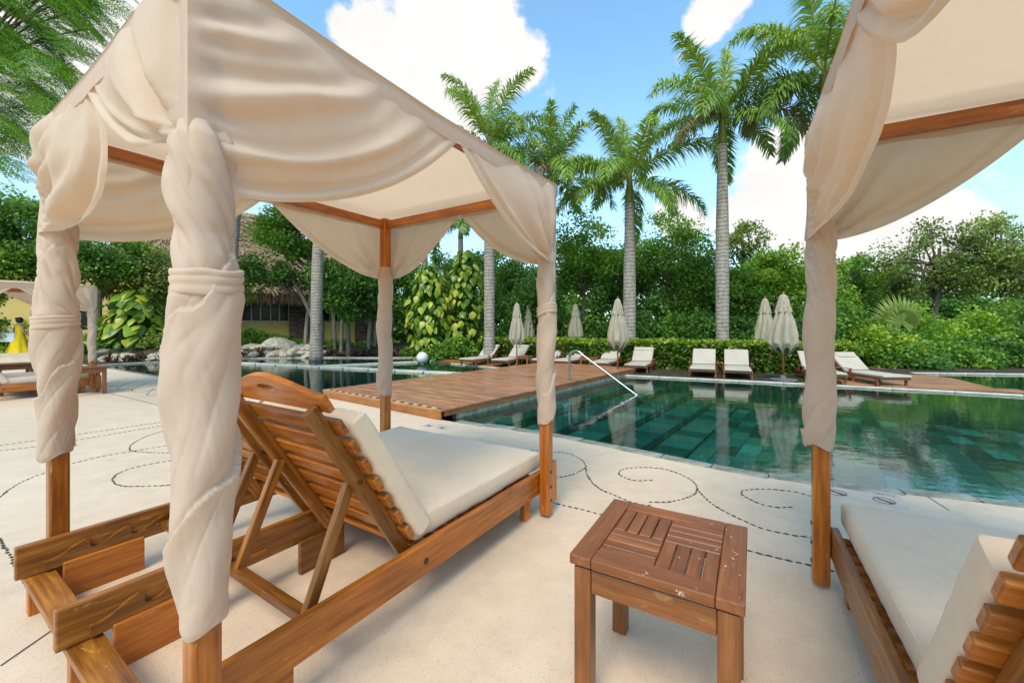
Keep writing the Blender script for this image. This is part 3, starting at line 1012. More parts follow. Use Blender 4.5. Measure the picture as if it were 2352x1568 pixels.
def wrap_mesh(name, z0, z1, prof, seed, band=None):
    """curtain cloth wound round a post: a twisted rope of folds above, broad overlapping layers below"""
    NT, NZ = 128, 210
    V = []
    H = z1 - z0
    sd = seed * 3.7
    def N3(x, y, z): return mnoise.noise(Vector((x, y, z)))
    for j in range(NZ + 1):
        s = j / NZ; z = z0 + s * H
        r = float(np.interp(s, [p[0] for p in prof], [p[1] for p in prof]))
        # how strongly the cloth is twisted: tight above the tie, loose below it
        bz = band[0] if band else z0 + H * .62
        tw = 1 / (1 + math.exp(-(z - bz - .02) / .035))
        cx = .010 * N3(sd, z * 3.1, 1.0) * (1 - s) ** .3; cy = .010 * N3(sd, z * 3.1, 9.0) * (1 - s) ** .3
        for i in range(NT):
            th = 2 * math.pi * i / NT
            c1, s1 = math.cos(th), math.sin(th)
            q = th + 8.5 * z + .8 * N3(c1, s1, z * 4 + sd)
            cq, sq = math.cos(q), math.sin(q)
            rope = .62 * math.sin(3 * q + 2.4 * N3(cq, sq, z * 1.3 + sd)) + .38 * math.sin(7 * q + 3 * N3(cq * 1.4, sq * 1.4, z * 2 + sd + 4))
            rope = (abs(rope) ** .7) * (1 if rope > 0 else -1.25)
            fine = N3(cq * 3.2, sq * 3.2, z * 2.1 + sd)
            f_up = .0085 * rope + .004 * fine
            # broad layers: smooth billows, slanting puckers, soft cross creases
            q2 = th - 5.5 * z
            bil = N3(math.cos(q2) * .8, math.sin(q2) * .8, z * 2.4 + sd + 20)
            puck = N3(c1 * 1.3, s1 * 1.3, z * 9 + sd + .7 * c1)
            cre = 1 - abs(N3(math.cos(q2) * 1.1 + 3, math.sin(q2) * 1.1, z * 3.2 + sd))
            cre2 = 1 - abs(N3(c1 * 1.5 + 7, s1 * 1.5, z * 8 + sd + 2 * c1))
            f_lo = .021 * bil + .0045 * puck - .0022 * max(0, cre - .86) / .14 - .0012 * max(0, cre2 - .85) / .15
            f = tw * f_up + (1 - tw) * f_lo
            # edges of the wound layers, two spirals of opposite slope
            lay = (z * 1.7 - th / (2 * math.pi) + .12 * N3(c1, s1, z * 2.2 + sd) + seed * .37) % 1.0
            f += (.003 + .014 * (1 - tw)) * (lay ** 1.6) - .003 * math.exp(-(lay / .035) ** 2)
            if band and tw > .02:
                k = math.exp(-((z - bz) / .03) ** 2); f -= .006 * k
            if s < .012: f -= .006 * (1 - s / .012)
            zz = z + (.020 * math.sin(th + seed) + .008 * math.sin(3 * th)) * max(0, 1 - s * 7)
            rr = max(r + f + .004, .0545)
            V.append((cx + rr * c1, cy + rr * s1, zz))
    Fc = []
    for j in range(NZ):
        for i in range(NT):
            k = (i + 1) % NT
            Fc.append((j * NT + i, j * NT + k, (j + 1) * NT + k, (j + 1) * NT + i))
    return mesh_of(name, V, Fc, 'canopy_cloth', True)

def band_mesh(wrap, z, h, seed):
    """strip of cloth lying on the wound curtain at height z"""
    NT, NZ = 128, 210
    co = np.array([v.co[:] for v in wrap.vertices]).reshape(NZ + 1, NT, 3)
    j = int(np.argmin(np.abs(co[:, :, 2].mean(1) - z)))
    ring = co[j - 5:j + 6].max(0) * 0 + co[j - 5:j + 6].mean(0)
    cx, cy = ring[:, 0].mean(), ring[:, 1].mean()
    rad = np.hypot(ring[:, 0] - cx, ring[:, 1] - cy)
    rad = np.convolve(np.concatenate([rad[-8:], rad, rad[:8]]), np.ones(17) / 17, 'valid')
    V, Fc = [], []
    prof = [(-.006, -.5), (.004, -.49), (.0065, -.42), (.0055, -.2), (.0025, -.1), (.006, .0), (.0065, .18), (.003, .24), (.0062, .3), (.0065, .42), (.004, .49), (-.006, .5)]
    for o, t in prof:
        for i in range(NT):
            th = 2 * math.pi * i / NT
            k = rad[i] + o + .003 + .0016 * mnoise.noise(Vector((math.cos(th) * 2, math.sin(th) * 2, t * 3 + seed)))
            hh = h * (1 + .22 * mnoise.noise(Vector((math.cos(th) * 1.2, math.sin(th) * 1.2, seed + 5))))
            V.append((cx + k * math.cos(th), cy + k * math.sin(th), z + t * hh + .014 * math.sin(th + seed) + .004 * math.sin(2 * th)))
    for j in range(len(prof) - 1):
        for i in range(NT):
            k = (i + 1) % NT
            Fc.append((j * NT + i, j * NT + k, (j + 1) * NT + k, (j + 1) * NT + i))
    return mesh_of('tie_band', V, Fc, 'canopy_cloth', True)

def roof_mesh():
    """flat cloth roof, sagging a little between the beams, with a turned-down edge"""
    N = 40
    o = .058
    V, Fc = [], []
    for i in range(N + 1):
        for j in range(N + 1):
            s, t = i / N, j / N
            x = -o + s * (BL + 2 * o); y = -o + t * (BW + 2 * o)
            e = min(s, 1 - s, t, 1 - t)
            z = ZE - .02 * math.exp(-(e / .02) ** 2) - .022 * math.sin(math.pi * s) * math.sin(math.pi * t) * 1.2 + .006 * hem_noise(x * 3, y * 3, 2)
            # corners are held up by the posts, the edge sags between them
            if e < .03:
                z -= .03 * (math.sin(math.pi * (s if t < .03 or t > .97 else t)) ** .8)
            V.append((x, y, z))
    for i in range(N):
        for j in range(N):
            q = i * (N + 1) + j
            Fc.append((q, q + N + 1, q + N + 2, q + 1))
    # skirt
    ring = [i * (N + 1) for i in range(N + 1)] + [N * (N + 1) + j for j in range(1, N + 1)] + [i * (N + 1) + N for i in range(N - 1, -1, -1)] + [j for j in range(N - 1, 0, -1)]
    b = len(V)
    for k, q in enumerate(ring):
        x, y, z = V[q]
        cx, cy = BL / 2, BW / 2
        V.append((cx + (x - cx) * 1.004, cy + (y - cy) * 1.004, z - .035))
        V.append((cx + (x - cx) * .999, cy + (y - cy) * .999, z - .085 + .004 * math.sin(k * .9)))
    n = len(ring)
    for k in range(n):
        m = (k + 1) % n
        Fc.append((ring[k], ring[m], b + 2 * m, b + 2 * k))
        Fc.append((b + 2 * k, b + 2 * m, b + 2 * m + 1, b + 2 * k + 1))
    return mesh_of('canopy_roof', V, Fc, 'canopy_cloth', True)

def cushion_mesh(name, L, W, T, seed, crown=.012, mat='cushion_cloth'):
    """stuffed flat cushion, centred, with soft rounded edges and a seam"""
    N, M = 48, 48
    def side(top):
        out = []
        for i in range(N + 1):
            for j in range(M + 1):
                s, t = 2 * i / N - 1, 2 * j / M - 1
                # cluster samples to the rim
                s = math.copysign(1 - (1 - abs(s)) ** 1.7, s); t = math.copysign(1 - (1 - abs(t)) ** 1.7, t)
                x, y = s * L / 2, t * W / 2
                ex, ey = L / 2 - abs(x), W / 2 - abs(y)
                r = .028
                def rnd(e): return r - math.sqrt(max(0, r * r - (r - min(e, r)) ** 2))
                dz = max(rnd(ex), rnd(ey)) if min(ex, ey) < r else 0
                puff = crown * (1 - abs(s) ** 4) * (1 - abs(t) ** 4)
                puff += .005 * hem_noise(x * 4 + seed, y * 4, top) + .0035 * hem_noise(x * 13 + seed, y * 13, top)
                edge = math.exp(-(min(ex, ey) / .06) ** 2)
                puff += edge * .006 * hem_noise(x * 16, y * 16, seed)
                z = T / 2 - dz + puff
                out.append((x, y, z if top else -z))
        return out
    V = side(1) + side(0)
    Fc = []
    K = (N + 1) * (M + 1)
    for i in range(N):
        for j in range(M):
            q = i * (M + 1) + j
            Fc.append((q, q + M + 1, q + M + 2, q + 1))
            Fc.append((K + q + 1, K + q + M + 2, K + q + M + 1, K + q))
    ring = [i * (M + 1) for i in range(N + 1)] + [N * (M + 1) + j for j in range(1, M + 1)] + [i * (M + 1) + M for i in range(N - 1, -1, -1)] + [j for j in range(M - 1, 0, -1)]
    n = len(ring)
    for k in range(n):
        m = (k + 1) % n
        Fc.append((ring[m], ring[k], K + ring[k], K + ring[m]))
    me = mesh_of(name, V, Fc, mat, True)
    return me

def piping_mesh(L, W, z, r=.005):
    pts = []
    c = .02
    for sx, sy, a0 in ((1, 1, 0), (-1, 1, 90), (-1, -1, 180), (1, -1, 270)):
        for k in range(5):
            a = R(a0 + k * 22.5)
            pts.append(Vector((sx * (L / 2 - c) + c * math.cos(a), sy * (W / 2 - c) + c * math.sin(a), z)))
    pts.append(pts[0])
    V, Fc = tube(pts, r, 6, False)
    return mesh_of('piping', V, Fc, 'cushion_cloth', True)

def BP(w, l, n, th):
    """point on a raised backrest: w across, l up the rest, n out of its front"""
    return Vector((HX - l * math.cos(th) + n * math.sin(th), w, HZ + l * math.sin(th) + n * math.cos(th)))

def rack_outline(L, h):
    """notched upper edge of the rack that the props lean on"""
    pts = [(0, 0)]
    top = []
    x = .0
    top.append((0, h * .45))
    step = .155
    while x + step < L:
        top += [(x + .02, h * .42), (x + .05, h * .50), (x + .10, h * .82), (x + .138, h), (x + .152, h * .96), (x + .155, h * .5)]
        x += step
    top.append((L, h * .45))
    return top + [(L, 0), (0, 0)]

def make_daybed(rest_deg=58.0, ties=None, over={}, tucks={3: .055}):
    root = bpy.data.objects.new('daybed', None); link(root)
    A, B, C, D = (0, 0), (BL, 0), (BL, BW), (0, BW)
    th = R(rest_deg)
    T = 'varnished_teak'; WT = 'weathered_teak'
    # posts: square, chamfered
    for (x, y) in (A, B, C, D):
        plank('post', (x, y, .02 if x > 1 else .0), (x, y, ZE - .03), .072, .072, T, root, up=(1, 0, 0), bev=.009)
    # eaves beams
    zb = ZE - .085
    for a, b in ((A, B), (D, C)): plank('eaves_beam', (a[0] + .036, a[1], zb), (b[0] - .036, b[1], zb), .042, .062, T, root)
    for a, b in ((A, D), (B, C)): plank('eaves_beam', (a[0], a[1] + .036, zb), (b[0], b[1] - .036, zb), .042, .062, T, root)
    # long rails: right, middle, left
    for k, (y, mat) in enumerate(((.058, T), (.82, WT), (BW - .058, WT))):
        plank('side_rail', (-.145, y, .225), (BL + (.03 if k != 1 else -.02), y, .225), .036, .148, mat, root, bev=.006)
    # racks on the rails, facing the props
    for y, s in ((.058, 1), (.82, -1), (.82, 1), (BW - .058, -1)):
        bm = prism(rack_outline(.62, .09), [], .018)
        me = bpy.data.meshes.new('rack'); bm.to_mesh(me); bm.free(); me.materials.append(MAT[WT])
        o = obj('rack', me, root)
        o.location = (-.06, y + s * .0275, .165); o.rotation_euler = (R(90), 0, 0)
    # head crossboard and panels
    plank('head_crossboard', (-.07, .0, .138), (-.07, BW, .138), .10, .024, WT, root)
    for y in (.058, .82, BW - .058):
        plank('leg_panel', (.0, y - .034 if y > .5 else y + .036, .088), (.30, y - .034 if y > .5 else y + .036, .088), .03, .176, T, root, bev=.005)
    for y in (.10, .79, BW - .12):
        plank('leg', (-.085, y, 0), (-.085, y, .125), .05, .06, T, root, up=(1, 0, 0))
    for y in (.82,):
        plank('leg_panel', (.72, y - .04, .085), (.98, y - .04, .085), .03, .17, WT, root, bev=.005)
    # foot end
    for y, s in ((0, 1), (BW, -1)):
        plank('foot_leg', (BL - .115, y + s * .098, 0), (BL - .115, y + s * .098, .20), .04, .075, T, root, up=(1, 0, 0))
        plank('foot_bracket', (BL + .089, y + s * .008, .07), (BL + .089, y + s * .008, .355), .05, .10, T, root, up=(1, 0, 0), bev=.010)
        for z in (.12, .21, .31):
            V, Fc = lathe([(.002, 0), (.010, 0), (.010, .004), (.004, .006)], 12)
            o = mobj('bolt', V, Fc, 'brass', root); o.location = (BL + .005, y - s * .036, z); o.rotation_euler = (R(90 * s), 0, 0)
    plank('foot_rail', (BL + .01, .08, .20), (BL + .01, BW - .08, .20), .034, .10, T, root)
    for y, s in ((.058, -1), (BW - .058, 1)):
        V, Fc = lathe([(.002, 0), (.014, 0), (.014, .003), (.009, .0035), (.008, .008), (.002, .009)], 14)
        o = mobj('bolt', V, Fc, 'brass', root); o.location = (HX + .06, y + s * .018, .215); o.rotation_euler = (R(-90 * s), 0, 0)
    # slats under the mattress
    n = 13
    for k in range(n):
        x = HX + .07 + k * (BL - HX - .06) / (n - .3)
        plank('slat', (x, .078, .264), (x, BW - .078, .264), .056, .02, T, root)
    for y in (.088, .80, BW - .088):
        plank('ledger', (HX, y, .234), (BL - .02, y, .234), .022, .038, T, root)
    # two raised backrests with props
    for c0 in (.095, .865):
        wid = .68
        ys = (c0 + .035, c0 + wid - .035)
        for y in ys:
            o = plank('backrest_bar', BP(y, -.06, 0, th), BP(y, .86, 0, th), .034, .058, WT, root, up=(math.sin(th), 0, math.cos(th)), bev=.006)
        for k in range(7):
            l = .10 + k * .107
            plank('backrest_slat', BP(c0 - .03, l, .042, th), BP(c0 + wid + .03, l, .043, th), .070, .028, T, root, up=(math.sin(th), 0, math.cos(th)), bev=.006)
        # arched head board with a hand hole
        pts = []
        W2 = wid / 2 + .03
        for k in range(33):
            x = -W2 + 2 * W2 * k / 32
            pts.append((x, .052 + .075 * (.5 + .5 * math.cos(math.pi * x / W2)) ** .8))
        pts += [(W2, -.02), (-W2, -.02)]
        hole = []
        for k in range(20):
            a = 2 * math.pi * k / 20
            hole.append((.075 * math.cos(a) * (1 if abs(math.cos(a)) < .8 else 1), .068 + .017 * math.sin(a)))
        bm = prism(pts, [hole], .024)
        me = bpy.data.meshes.new('head_board'); bm.to_mesh(me); bm.free(); me.materials.append(MAT[T])
        o = obj('head_board', me, root)
        cc = BP(c0 + wid / 2, .845, .042, th)
        ax = Vector((0, 1, 0)); ay = Vector((-math.cos(th), 0, math.sin(th))); az = Vector((math.sin(th), 0, math.cos(th)))
        m = Matrix((ax, ay, az)).transposed().to_4x4(); m.translation = cc; o.matrix_local = m
        # props and their foot bar
        fx, fz = .395, .205
        for y in (ys[0] + .036, ys[1] - .036):
            top = BP(y, .47, -.012, th)
            plank('prop', top, (fx, y, fz), .032, .046, WT, root, up=(1, 0, 0), bev=.006)
        plank('prop_bar', (fx, c0 - .006, fz), (fx, c0 + wid + .006, fz), .05, .034, WT, root, bev=.005)
        V, Fc = lathe([(.002, 0), (.011, 0), (.011, .004), (.002, .007)], 10)
        for y, s in ((ys[0], -1),):
            o = mobj('bolt', V, Fc, 'brass', root); o.location = BP(y + s * .018, .47, 0, th); o.rotation_euler = (R(90), 0, 0)
    # ------------- cloth
    obj('canopy_roof', roof_mesh(), root)
    ties = ties or dict(A=1.66, A2=1.80, B=1.74, C=1.74, D=1.75)
    hl, hw = BL / 2, BW / 2
    # (post, along, outward, half, tie height, bend, mode)
    spec = [
        (A, (1, 0), (0, -1), hl * 1.03, ties['A'], .50, 'swag', 4, .026),
        (B, (-1, 0), (0, -1), hl * 1.0, ties['B'], .50, 'gather', 4, .030),
        (A, (0, 1), (-1, 0), hw * 1.08, ties['A2'], .55, 'gather', 3, .050),
        (D, (0, -1), (-1, 0), hw * 1.0, ties['D'], 1.25, 'gather', 4, .040),
        (D, (1, 0), (0, 1), hl * .985, ties['D'], .58, 'swag', 3, .022),
        (C, (-1, 0), (0, 1), hl * .985, ties['C'], .45, 'gather', 4, .030),
        (C, (0, -1), (1, 0), hw * .985, ties['C'], .45, 'gather', 4, .026),
        (B, (0, 1), (1, 0), hw * .985, ties['B'], .50, 'gather', 4, .026),
    ]
    for k, (p, d, nn, half, zt, hc, mode, nf, amp) in enumerate(spec):
        half, hc, zt = over.get(k, (half, hc, zt))
        me = curtain_mesh('curtain', p, d, nn, half, zt, hc, mode, k * 2.37 + 1, nf=nf, amp=amp, bulge=.05 if k != 3 else .07, inward=0.0 if k in (0, 2) else 1.0, tuck=tucks.get(k, 0.0))
        obj('curtain', me, root)
    wraps = [
        (A, .505, 1.85, [(0, .046), (.05, .052), (.18, .060), (.3, .066), (.5, .071), (.65, .071), (.78, .060), (.84, .068), (.93, .074), (.97, .068), (1, .046)], 1.43, .8, 0),
        (B, .645, 1.88, [(0, .044), (.08, .050), (.25, .050), (.45, .058), (.6, .060), (.70, .052), (.82, .058), (.92, .058), (1, .045)], 1.42, 3.1, 0),
        (C, .69, 1.84, [(0, .050), (.08, .058), (.2, .062), (.4, .050), (.7, .052), (.85, .056), (.93, .056), (1, .045)], None, 5.2, 0),
        (D, .68, 1.92, [(0, .050), (.1, .054), (.25, .062), (.4, .070), (.55, .074), (.66, .064), (.75, .060), (.9, .060), (1, .045)], 1.33, 7.7, 0),
    ]
    for (p, z0, z1, prof, band, seed, _) in wraps:
        o = obj('wound_curtain', wrap_mesh('wound_curtain', z0, z1, prof, seed, band=(band, .04) if band else None), root)
        o.location = (p[0], p[1], 0)
        if band:
            s = (band - z0) / (z1 - z0)
            r = float(np.interp(s, [q[0] for q in prof], [q[1] for q in prof]))
            b = obj('tie_band', band_mesh(o.data, band, .066, seed), o)
    return root

def place(root, a, phi, label, group='canopied daybeds'):
    root.location = (a[0], a[1], 0); root.rotation_euler = (0, 0, phi)
    tag(root, label, 'daybed', group)

# seat mattress and two back cushions as things of their own
SEAT_L, SEAT_W, SEAT_T = 1.22, 1.45, .12
seat_me = cushion_mesh('mattress', SEAT_L, SEAT_W, SEAT_T, 3.3, .014)
pipe_me = piping_mesh(SEAT_L - .012, SEAT_W - .012, SEAT_T / 2 - .018)
back_me = cushion_mesh('back_cushion', .70, .73, .10, 8.1, .012)
bpipe_me = piping_mesh(.688, .718, .032)
def cushions(root, rest_deg, labels, slump=1.0):
    M = root.matrix_basis.copy()
    th = R(rest_deg)
    o = obj('mattress', seat_me, None)
    o.matrix_world = M @ Matrix.Translation((HX + .045 + SEAT_L / 2, BW / 2, .282 + SEAT_T / 2 + .006))
    tag(o, labels[0], 'mattress', 'daybed mattresses')
    obj('piping', pipe_me, o)
    for k, c0 in enumerate((.095, .865)):
        b = obj('back_cushion', back_me, None)
        ax = Vector((-math.cos(th), 0, math.sin(th))); ay = Vector((0, 1, 0)); az = ax.cross(ay)
        if az.x < 0: az = -az; ay = -ay
        m = Matrix((ax, ay, az)).transposed().to_4x4(); m.translation = BP(c0 + .34, .02 + .35 * slump, .117, th)
        m = m @ Matrix.Diagonal((slump, 1, 1 + (1 - slump) * .6, 1))
        b.matrix_world = M @ m
        tag(b, labels[1 + k], 'cushion', 'daybed back cushions')
        obj('piping', bpipe_me, b)

bed1 = make_daybed(58)
place(bed1, (-.8515, 1.126), PHI, 'large varnished daybed with beige canopy in the left foreground')
bed2 = make_daybed(58, None, {5: (1.19, 1.22, 1.74)}, {5: .062})
PHI2 = R(60.5)
C2 = Vector((1.554, 2.06, 0)); u2 = Vector((math.cos(PHI2), math.sin(PHI2), 0)); w2 = Vector((-math.sin(PHI2), math.cos(PHI2), 0))
A2 = C2 - u2 * BL - w2 * BW
place(bed2, A2, PHI2, 'canopied daybed cut off by the right edge, beside the side table')
bed3 = copy_tree(bed1)
B3 = Vector((-8.42, 8.2, 0)); A3 = B3 - U * BL
place(bed3, A3, PHI, 'distant pale canopied daybed behind the foreground post at the far left')
bed3.scale = (1, 1, .93)
for b in (bed1, bed2, bed3): b.matrix_basis  # settle transforms
cushions(bed1, 58, ['wide greige seat mattress on the left foreground daybed', 'raised back cushion on the left foreground daybed, right half', 'raised back cushion on the left foreground daybed, left half'])
cushions(bed2, 58, ['wide greige seat mattress on the daybed at the right edge', 'back cushion on the right daybed, far half out of the picture', 'rumpled raised back cushion at the bottom right corner'], .88)
cushions(bed3, 58, ['pale mattress on the distant daybed at the far left', 'raised cushion of the distant left daybed, near half', 'raised cushion of the distant left daybed, far half'])

# ---------------------------------------------------------------- side tables
def make_table(S=.515, Hh=.542, mat='stained_teak', lm='table_teak'):
    root = bpy.data.objects.new('side_table', None); link(root)
    zt = Hh - .017; f = .074; h = S / 2
    for s in (-1, 1):
        plank('top_frame', (-h, s * (h - f / 2), zt), (h, s * (h - f / 2), zt), f, .034, mat, root, bev=.005)
        plank('top_frame', (s * (h - f / 2), -h + f + .001, zt), (s * (h - f / 2), h - f - .001, zt), f, .034, mat, root, bev=.004)
    inn = h - f
    def quad(cx, cy, along_x, n):
        w = inn / n
        for k in range(n):
            o_ = -inn / 2 + (k + .5) * w
            if along_x: plank('top_slat', (cx - inn / 2 + .001, cy + o_, zt - .001), (cx + inn / 2 - .001, cy + o_, zt - .001), w - .005, .028, mat, root, bev=.003)
            else: plank('top_slat', (cx + o_, cy - inn / 2 + .001, zt - .001), (cx + o_, cy + inn / 2 - .001, zt - .001), w - .005, .028, mat, root, bev=.003)
    # local x points away from the pool side of the terrace, y to the left
    quad(inn / 2, inn / 2, True, 4); quad(inn / 2, -inn / 2, False, 4)
    quad(-inn / 2, inn / 2, False, 4); quad(-inn / 2, -inn / 2, True, 4)
    lg = .058
    k = h - .012
    for sx in (-1, 1):
        for sy in (-1, 1):
            plank('leg', (sx * (k - lg / 2), sy * (k - lg / 2), 0), (sx * (k - lg / 2), sy * (k - lg / 2), Hh - .043), lg, lg, lm, root, up=(1, 0, 0), bev=.005)
    for s in (-1, 1):
        plank('apron', (-k + lg + .001, s * (k - .016), Hh - .083), (k - lg - .001, s * (k - .016), Hh - .083), .026, .078, lm, root)
        plank('apron', (s * (k - .016), -k + lg + .001, Hh - .083), (s * (k - .016), k - lg - .001, Hh - .083), .026, .078, lm, root)
    plank('top_cleat', (-k + .03, 0, Hh - .0385), (k - .03, 0, Hh - .0385), S - .07, .008, 'weathered_teak', root, bev=0) if False else None
    return root
tb = make_table()
tb.location = (.545, 1.468, 0); tb.rotation_euler = (0, 0, R(59.5))
tag(tb, 'square reddish slatted side table with white stains between the two daybeds', 'side table', 'wooden side tables')
tb2 = copy_tree(tb)
t2 = G(197, 905); tb2.location = (t2.x, t2.y, 0); tb2.rotation_euler = (0, 0, PHI)
tag(tb2, 'orange side table beside the distant canopied daybed', 'side table')
tb3 = copy_tree(tb)
t3 = G(32, 893); tb3.location = (t3.x, t3.y, 0); tb3.rotation_euler = (0, 0, PHI)
tag(tb3, 'orange side table at the far left edge, partly behind the distant daybed', 'side table')

# ================================================================== LOUNGERS, PARASOLS, GLOBE
def make_lounger(deg=52):
    """local x: from head to foot, y across"""
    r = bpy.data.objects.new('sun_lounger', None); link(r)
    T = 'lounger_teak'; th = R(deg)
    hx, hz = .62, .30
    for s in (-1, 1):
        plank('side_rail', (0, s * .31, .27), (1.72, s * .31, .27), .035, .075, T, r)
        plank('front_leg', (1.62, s * .31, 0), (1.62, s * .31, .24), .045, .05, T, r, up=(1, 0, 0))
        plank('middle_leg', (.95, s * .31, 0), (.95, s * .31, .24), .045, .05, T, r, up=(1, 0, 0))
        plank('rear_leg', (.12, s * .31, 0), (.22, s * .31, .26), .045, .05, T, r, up=(1, 0, 0))
        plank('armrest', (.42, s * .36, .50), (.98, s * .36, .50), .06, .026, T, r)
        plank('arm_post', (.86, s * .345, .23), (.92, s * .345, .488), .03, .045, T, r, up=(1, 0, 0))
        plank('arm_post', (.50, s * .345, .23), (.48, s * .345, .488), .03, .045, T, r, up=(1, 0, 0))
    plank('end_rail', (1.70, -.29, .27), (1.70, .29, .27), .035, .075, T, r)
    for k in range(8):
        x = .66 + k * .135
        plank('slat', (x, -.29, .30), (x, .29, .30), .07, .018, T, r)
    def bp(y, l, n): return Vector((hx - l * math.cos(th) + n * math.sin(th), y, hz + l * math.sin(th) + n * math.cos(th)))
    for s in (-1, 1):
        plank('back_bar', bp(s * .27, 0, 0), bp(s * .27, .80, 0), .03, .04, T, r, up=(math.sin(th), 0, math.cos(th)))
    for k in range(6): plank('back_slat', bp(-.29, .08 + k * .135, .03), bp(.29, .08 + k * .135, .03), .07, .016, T, r, up=(math.sin(th), 0, math.cos(th)))
    plank('back_prop', bp(-.2, .45, -.02), (.2, -.2, .28), .03, .03, T, r, up=(1, 0, 0)); plank('back_prop', bp(.2, .45, -.02), (.2, .2, .28), .03, .03, T, r, up=(1, 0, 0))
    return r, bp, th
lg0, lbp, lth = make_lounger()
ls_me = cushion_mesh('seat_cushion', 1.12, .60, .085, 2.2, .012, 'lounger_cloth')
lb_me = cushion_mesh('backrest_cushion', .80, .60, .08, 4.2, .012, 'lounger_cloth')
lh_me = cushion_mesh('head_pillow', .19, .58, .045, 6.1, .014, 'lounger_cloth')
lh2_me = cushion_mesh('head_pillow', .20, .42, .05, 6.9, .016, 'lounger_cloth')
def lounger_cushion(root, label, pillow):
    M = root.matrix_basis.copy()
    e = bpy.data.objects.new('lounger_cushion', None); link(e); e.matrix_world = M
    tag(e, label, 'cushion', 'lounger cushions')
    obj('seat_pad', ls_me, e, (.62 + .03 + .56, 0, .355))
    b = obj('back_pad', lb_me, e)
    ax = Vector((-math.cos(lth), 0, math.sin(lth))); ay = Vector((0, -1, 0)); az = ax.cross(ay)
    m = Matrix((ax, ay, az)).transposed().to_4x4(); m.translation = lbp(0, .46, .085); b.matrix_local = m
    if pillow:
        h = obj('head_pillow', lh_me if pillow == 1 else lh2_me, e)
        m2 = m.copy(); m2.translation = lbp(0, .74 if pillow == 1 else .70, .135); h.matrix_local = m2
# foot position in the picture, facing, pillow, words
LG = [((1075, 840), -122, 1, 'leftmost far lounger, beside the narrow boardwalk'),
      ((1150, 842), -120, 1, 'second far lounger from the left, under a folded parasol'),
      ((1237, 842), -120, 1, 'third far lounger from the left, half behind the daybed post'),
      ((1290, 844), -122, 1, 'far lounger behind the steel handrail, fourth from the left'),
      ((1378, 849), -120, 1, 'far lounger at the jetty end, fifth from the left'),
      ((1460, 856), -117, 1, 'far lounger just right of the jetty and a folded parasol'),
      ((1613, 866), -117, 0, 'left one of two far loungers facing the pool side by side'),
      ((1695, 870), -117, 0, 'right one of two far loungers facing the pool side by side'),
      ((1906, 880), -112, 0, 'far lounger mostly hidden behind the right daybed post'),
      ((2052, 888), -92, 2, 'rightmost far lounger with a small loose head pillow')]
for k, ((px, py), az, pil, words) in enumerate(LG):
    o = lg0 if k == 0 else copy_tree(lg0)
    f = G(px, py); a = R(az); d = Vector((math.cos(a), math.sin(a), 0))
    o.location = f - d * 1.66; o.location.z = 0; o.rotation_euler = (0, 0, a); o.scale = (1, 1, .65)
    tag(o, 'teak sun lounger: ' + words, 'sun lounger', 'sun loungers along the hedge')
    lounger_cushion(o, 'cream cushion on the ' + words, pil)

def make_parasol():
    r = bpy.data.objects.new('parasol', None); link(r)
    H = 2.12
    V, Fc = tube([(0, 0, .03), (0, 0, 1.1), (0, 0, H - .02)], .022, 12)
    mobj('pole', V, Fc, 'deck_fascia', r, True)
    V, Fc = lathe([(.25, 0), (.26, .02), (.25, .045), (.06, .055), (.05, .12), (.03, .14)], 28); mobj('base', V, Fc, 'concrete', r, True)
    V, Fc = lathe([(.004, H - .03), (.018, H - .02), (.024, H), (.012, H + .03), (.016, H + .045), (.004, H + .06)], 12); mobj('finial', V, Fc, 'deck_fascia', r, True)
    def folded(z_top, z_bot, r_top, prof, seed, ns=8, hemcut=.08):
        NT, NZ = 96, 40
        V = []
        for j in range(NZ + 1):
            s = j / NZ
            for i in range(NT):
                a = 2 * math.pi * i / NT
                rr = np.interp(s, [p[0] for p in prof], [p[1] for p in prof])
                dep = np.interp(s, [p[0] for p in prof], [p[2] for p in prof])
                w = a * ns / 2 + 1.4 * mnoise.noise(Vector((math.cos(a) * 1.3, math.sin(a) * 1.3, s * 1.6 + seed)))
                fold = abs(math.sin(w)) ** .7
                rad = rr * (1 - dep * (1 - fold)) + .012 * mnoise.noise(Vector((math.cos(a) * 3, math.sin(a) * 3, s * 5 + seed)))
                z = z_top + (z_bot - z_top) * s + (hemcut * (fold - .5) * s ** 3) * 1.3
                V.append((rad * math.cos(a), rad * math.sin(a) , z))
        Fc = []
        for j in range(NZ):
            for i in range(NT):
                k = (i + 1) % NT
                Fc.append(((j + 1) * NT + i, (j + 1) * NT + k, j * NT + k, j * NT + i))
        return V, Fc
    V, Fc = folded(H - .03, .72, .05, [(0, .04, .05), (.08, .075, .15), (.3, .15, .3), (.5, .23, .38), (.75, .29, .45), (.9, .31, .5), (1, .24, .55)], 1.2, hemcut=.16)
    mobj('folded_canopy', V, Fc, 'parasol_cloth', r, True)
    V, Fc = folded(H - .01, 1.63, .05, [(0, .035, .05), (.12, .08, .12), (.5, .13, .2), (1, .175, .3)], 4.2, hemcut=.08)
    mobj('canopy_cap', V, Fc, 'parasol_cloth', r, True)
    return r
pa0 = make_parasol()
PA = [(G(1187, 842), 1.0, .9, 'folded beige parasol standing by the second far lounger'),
      (P(1213, 800, 17.2), 1.0, .95, 'folded parasol behind the hedge, partly hidden by another one at left'),
      (P(1322, 800, 16.2), 1.05, 1.0, 'folded parasol alone behind the hedge, between two palm trunks'),
      (G(1419, 858), 1.0, 1.0, 'folded beige parasol in front of a palm trunk at the jetty end'),
      (P(1757, 800, 12.6), 1.04, 1.0, 'folded parasol behind the hedge, overlapped by the biggest one'),
      (G(1799, 874), 1.0, 1.12, 'largest folded parasol on a round dark base at the pool edge')]
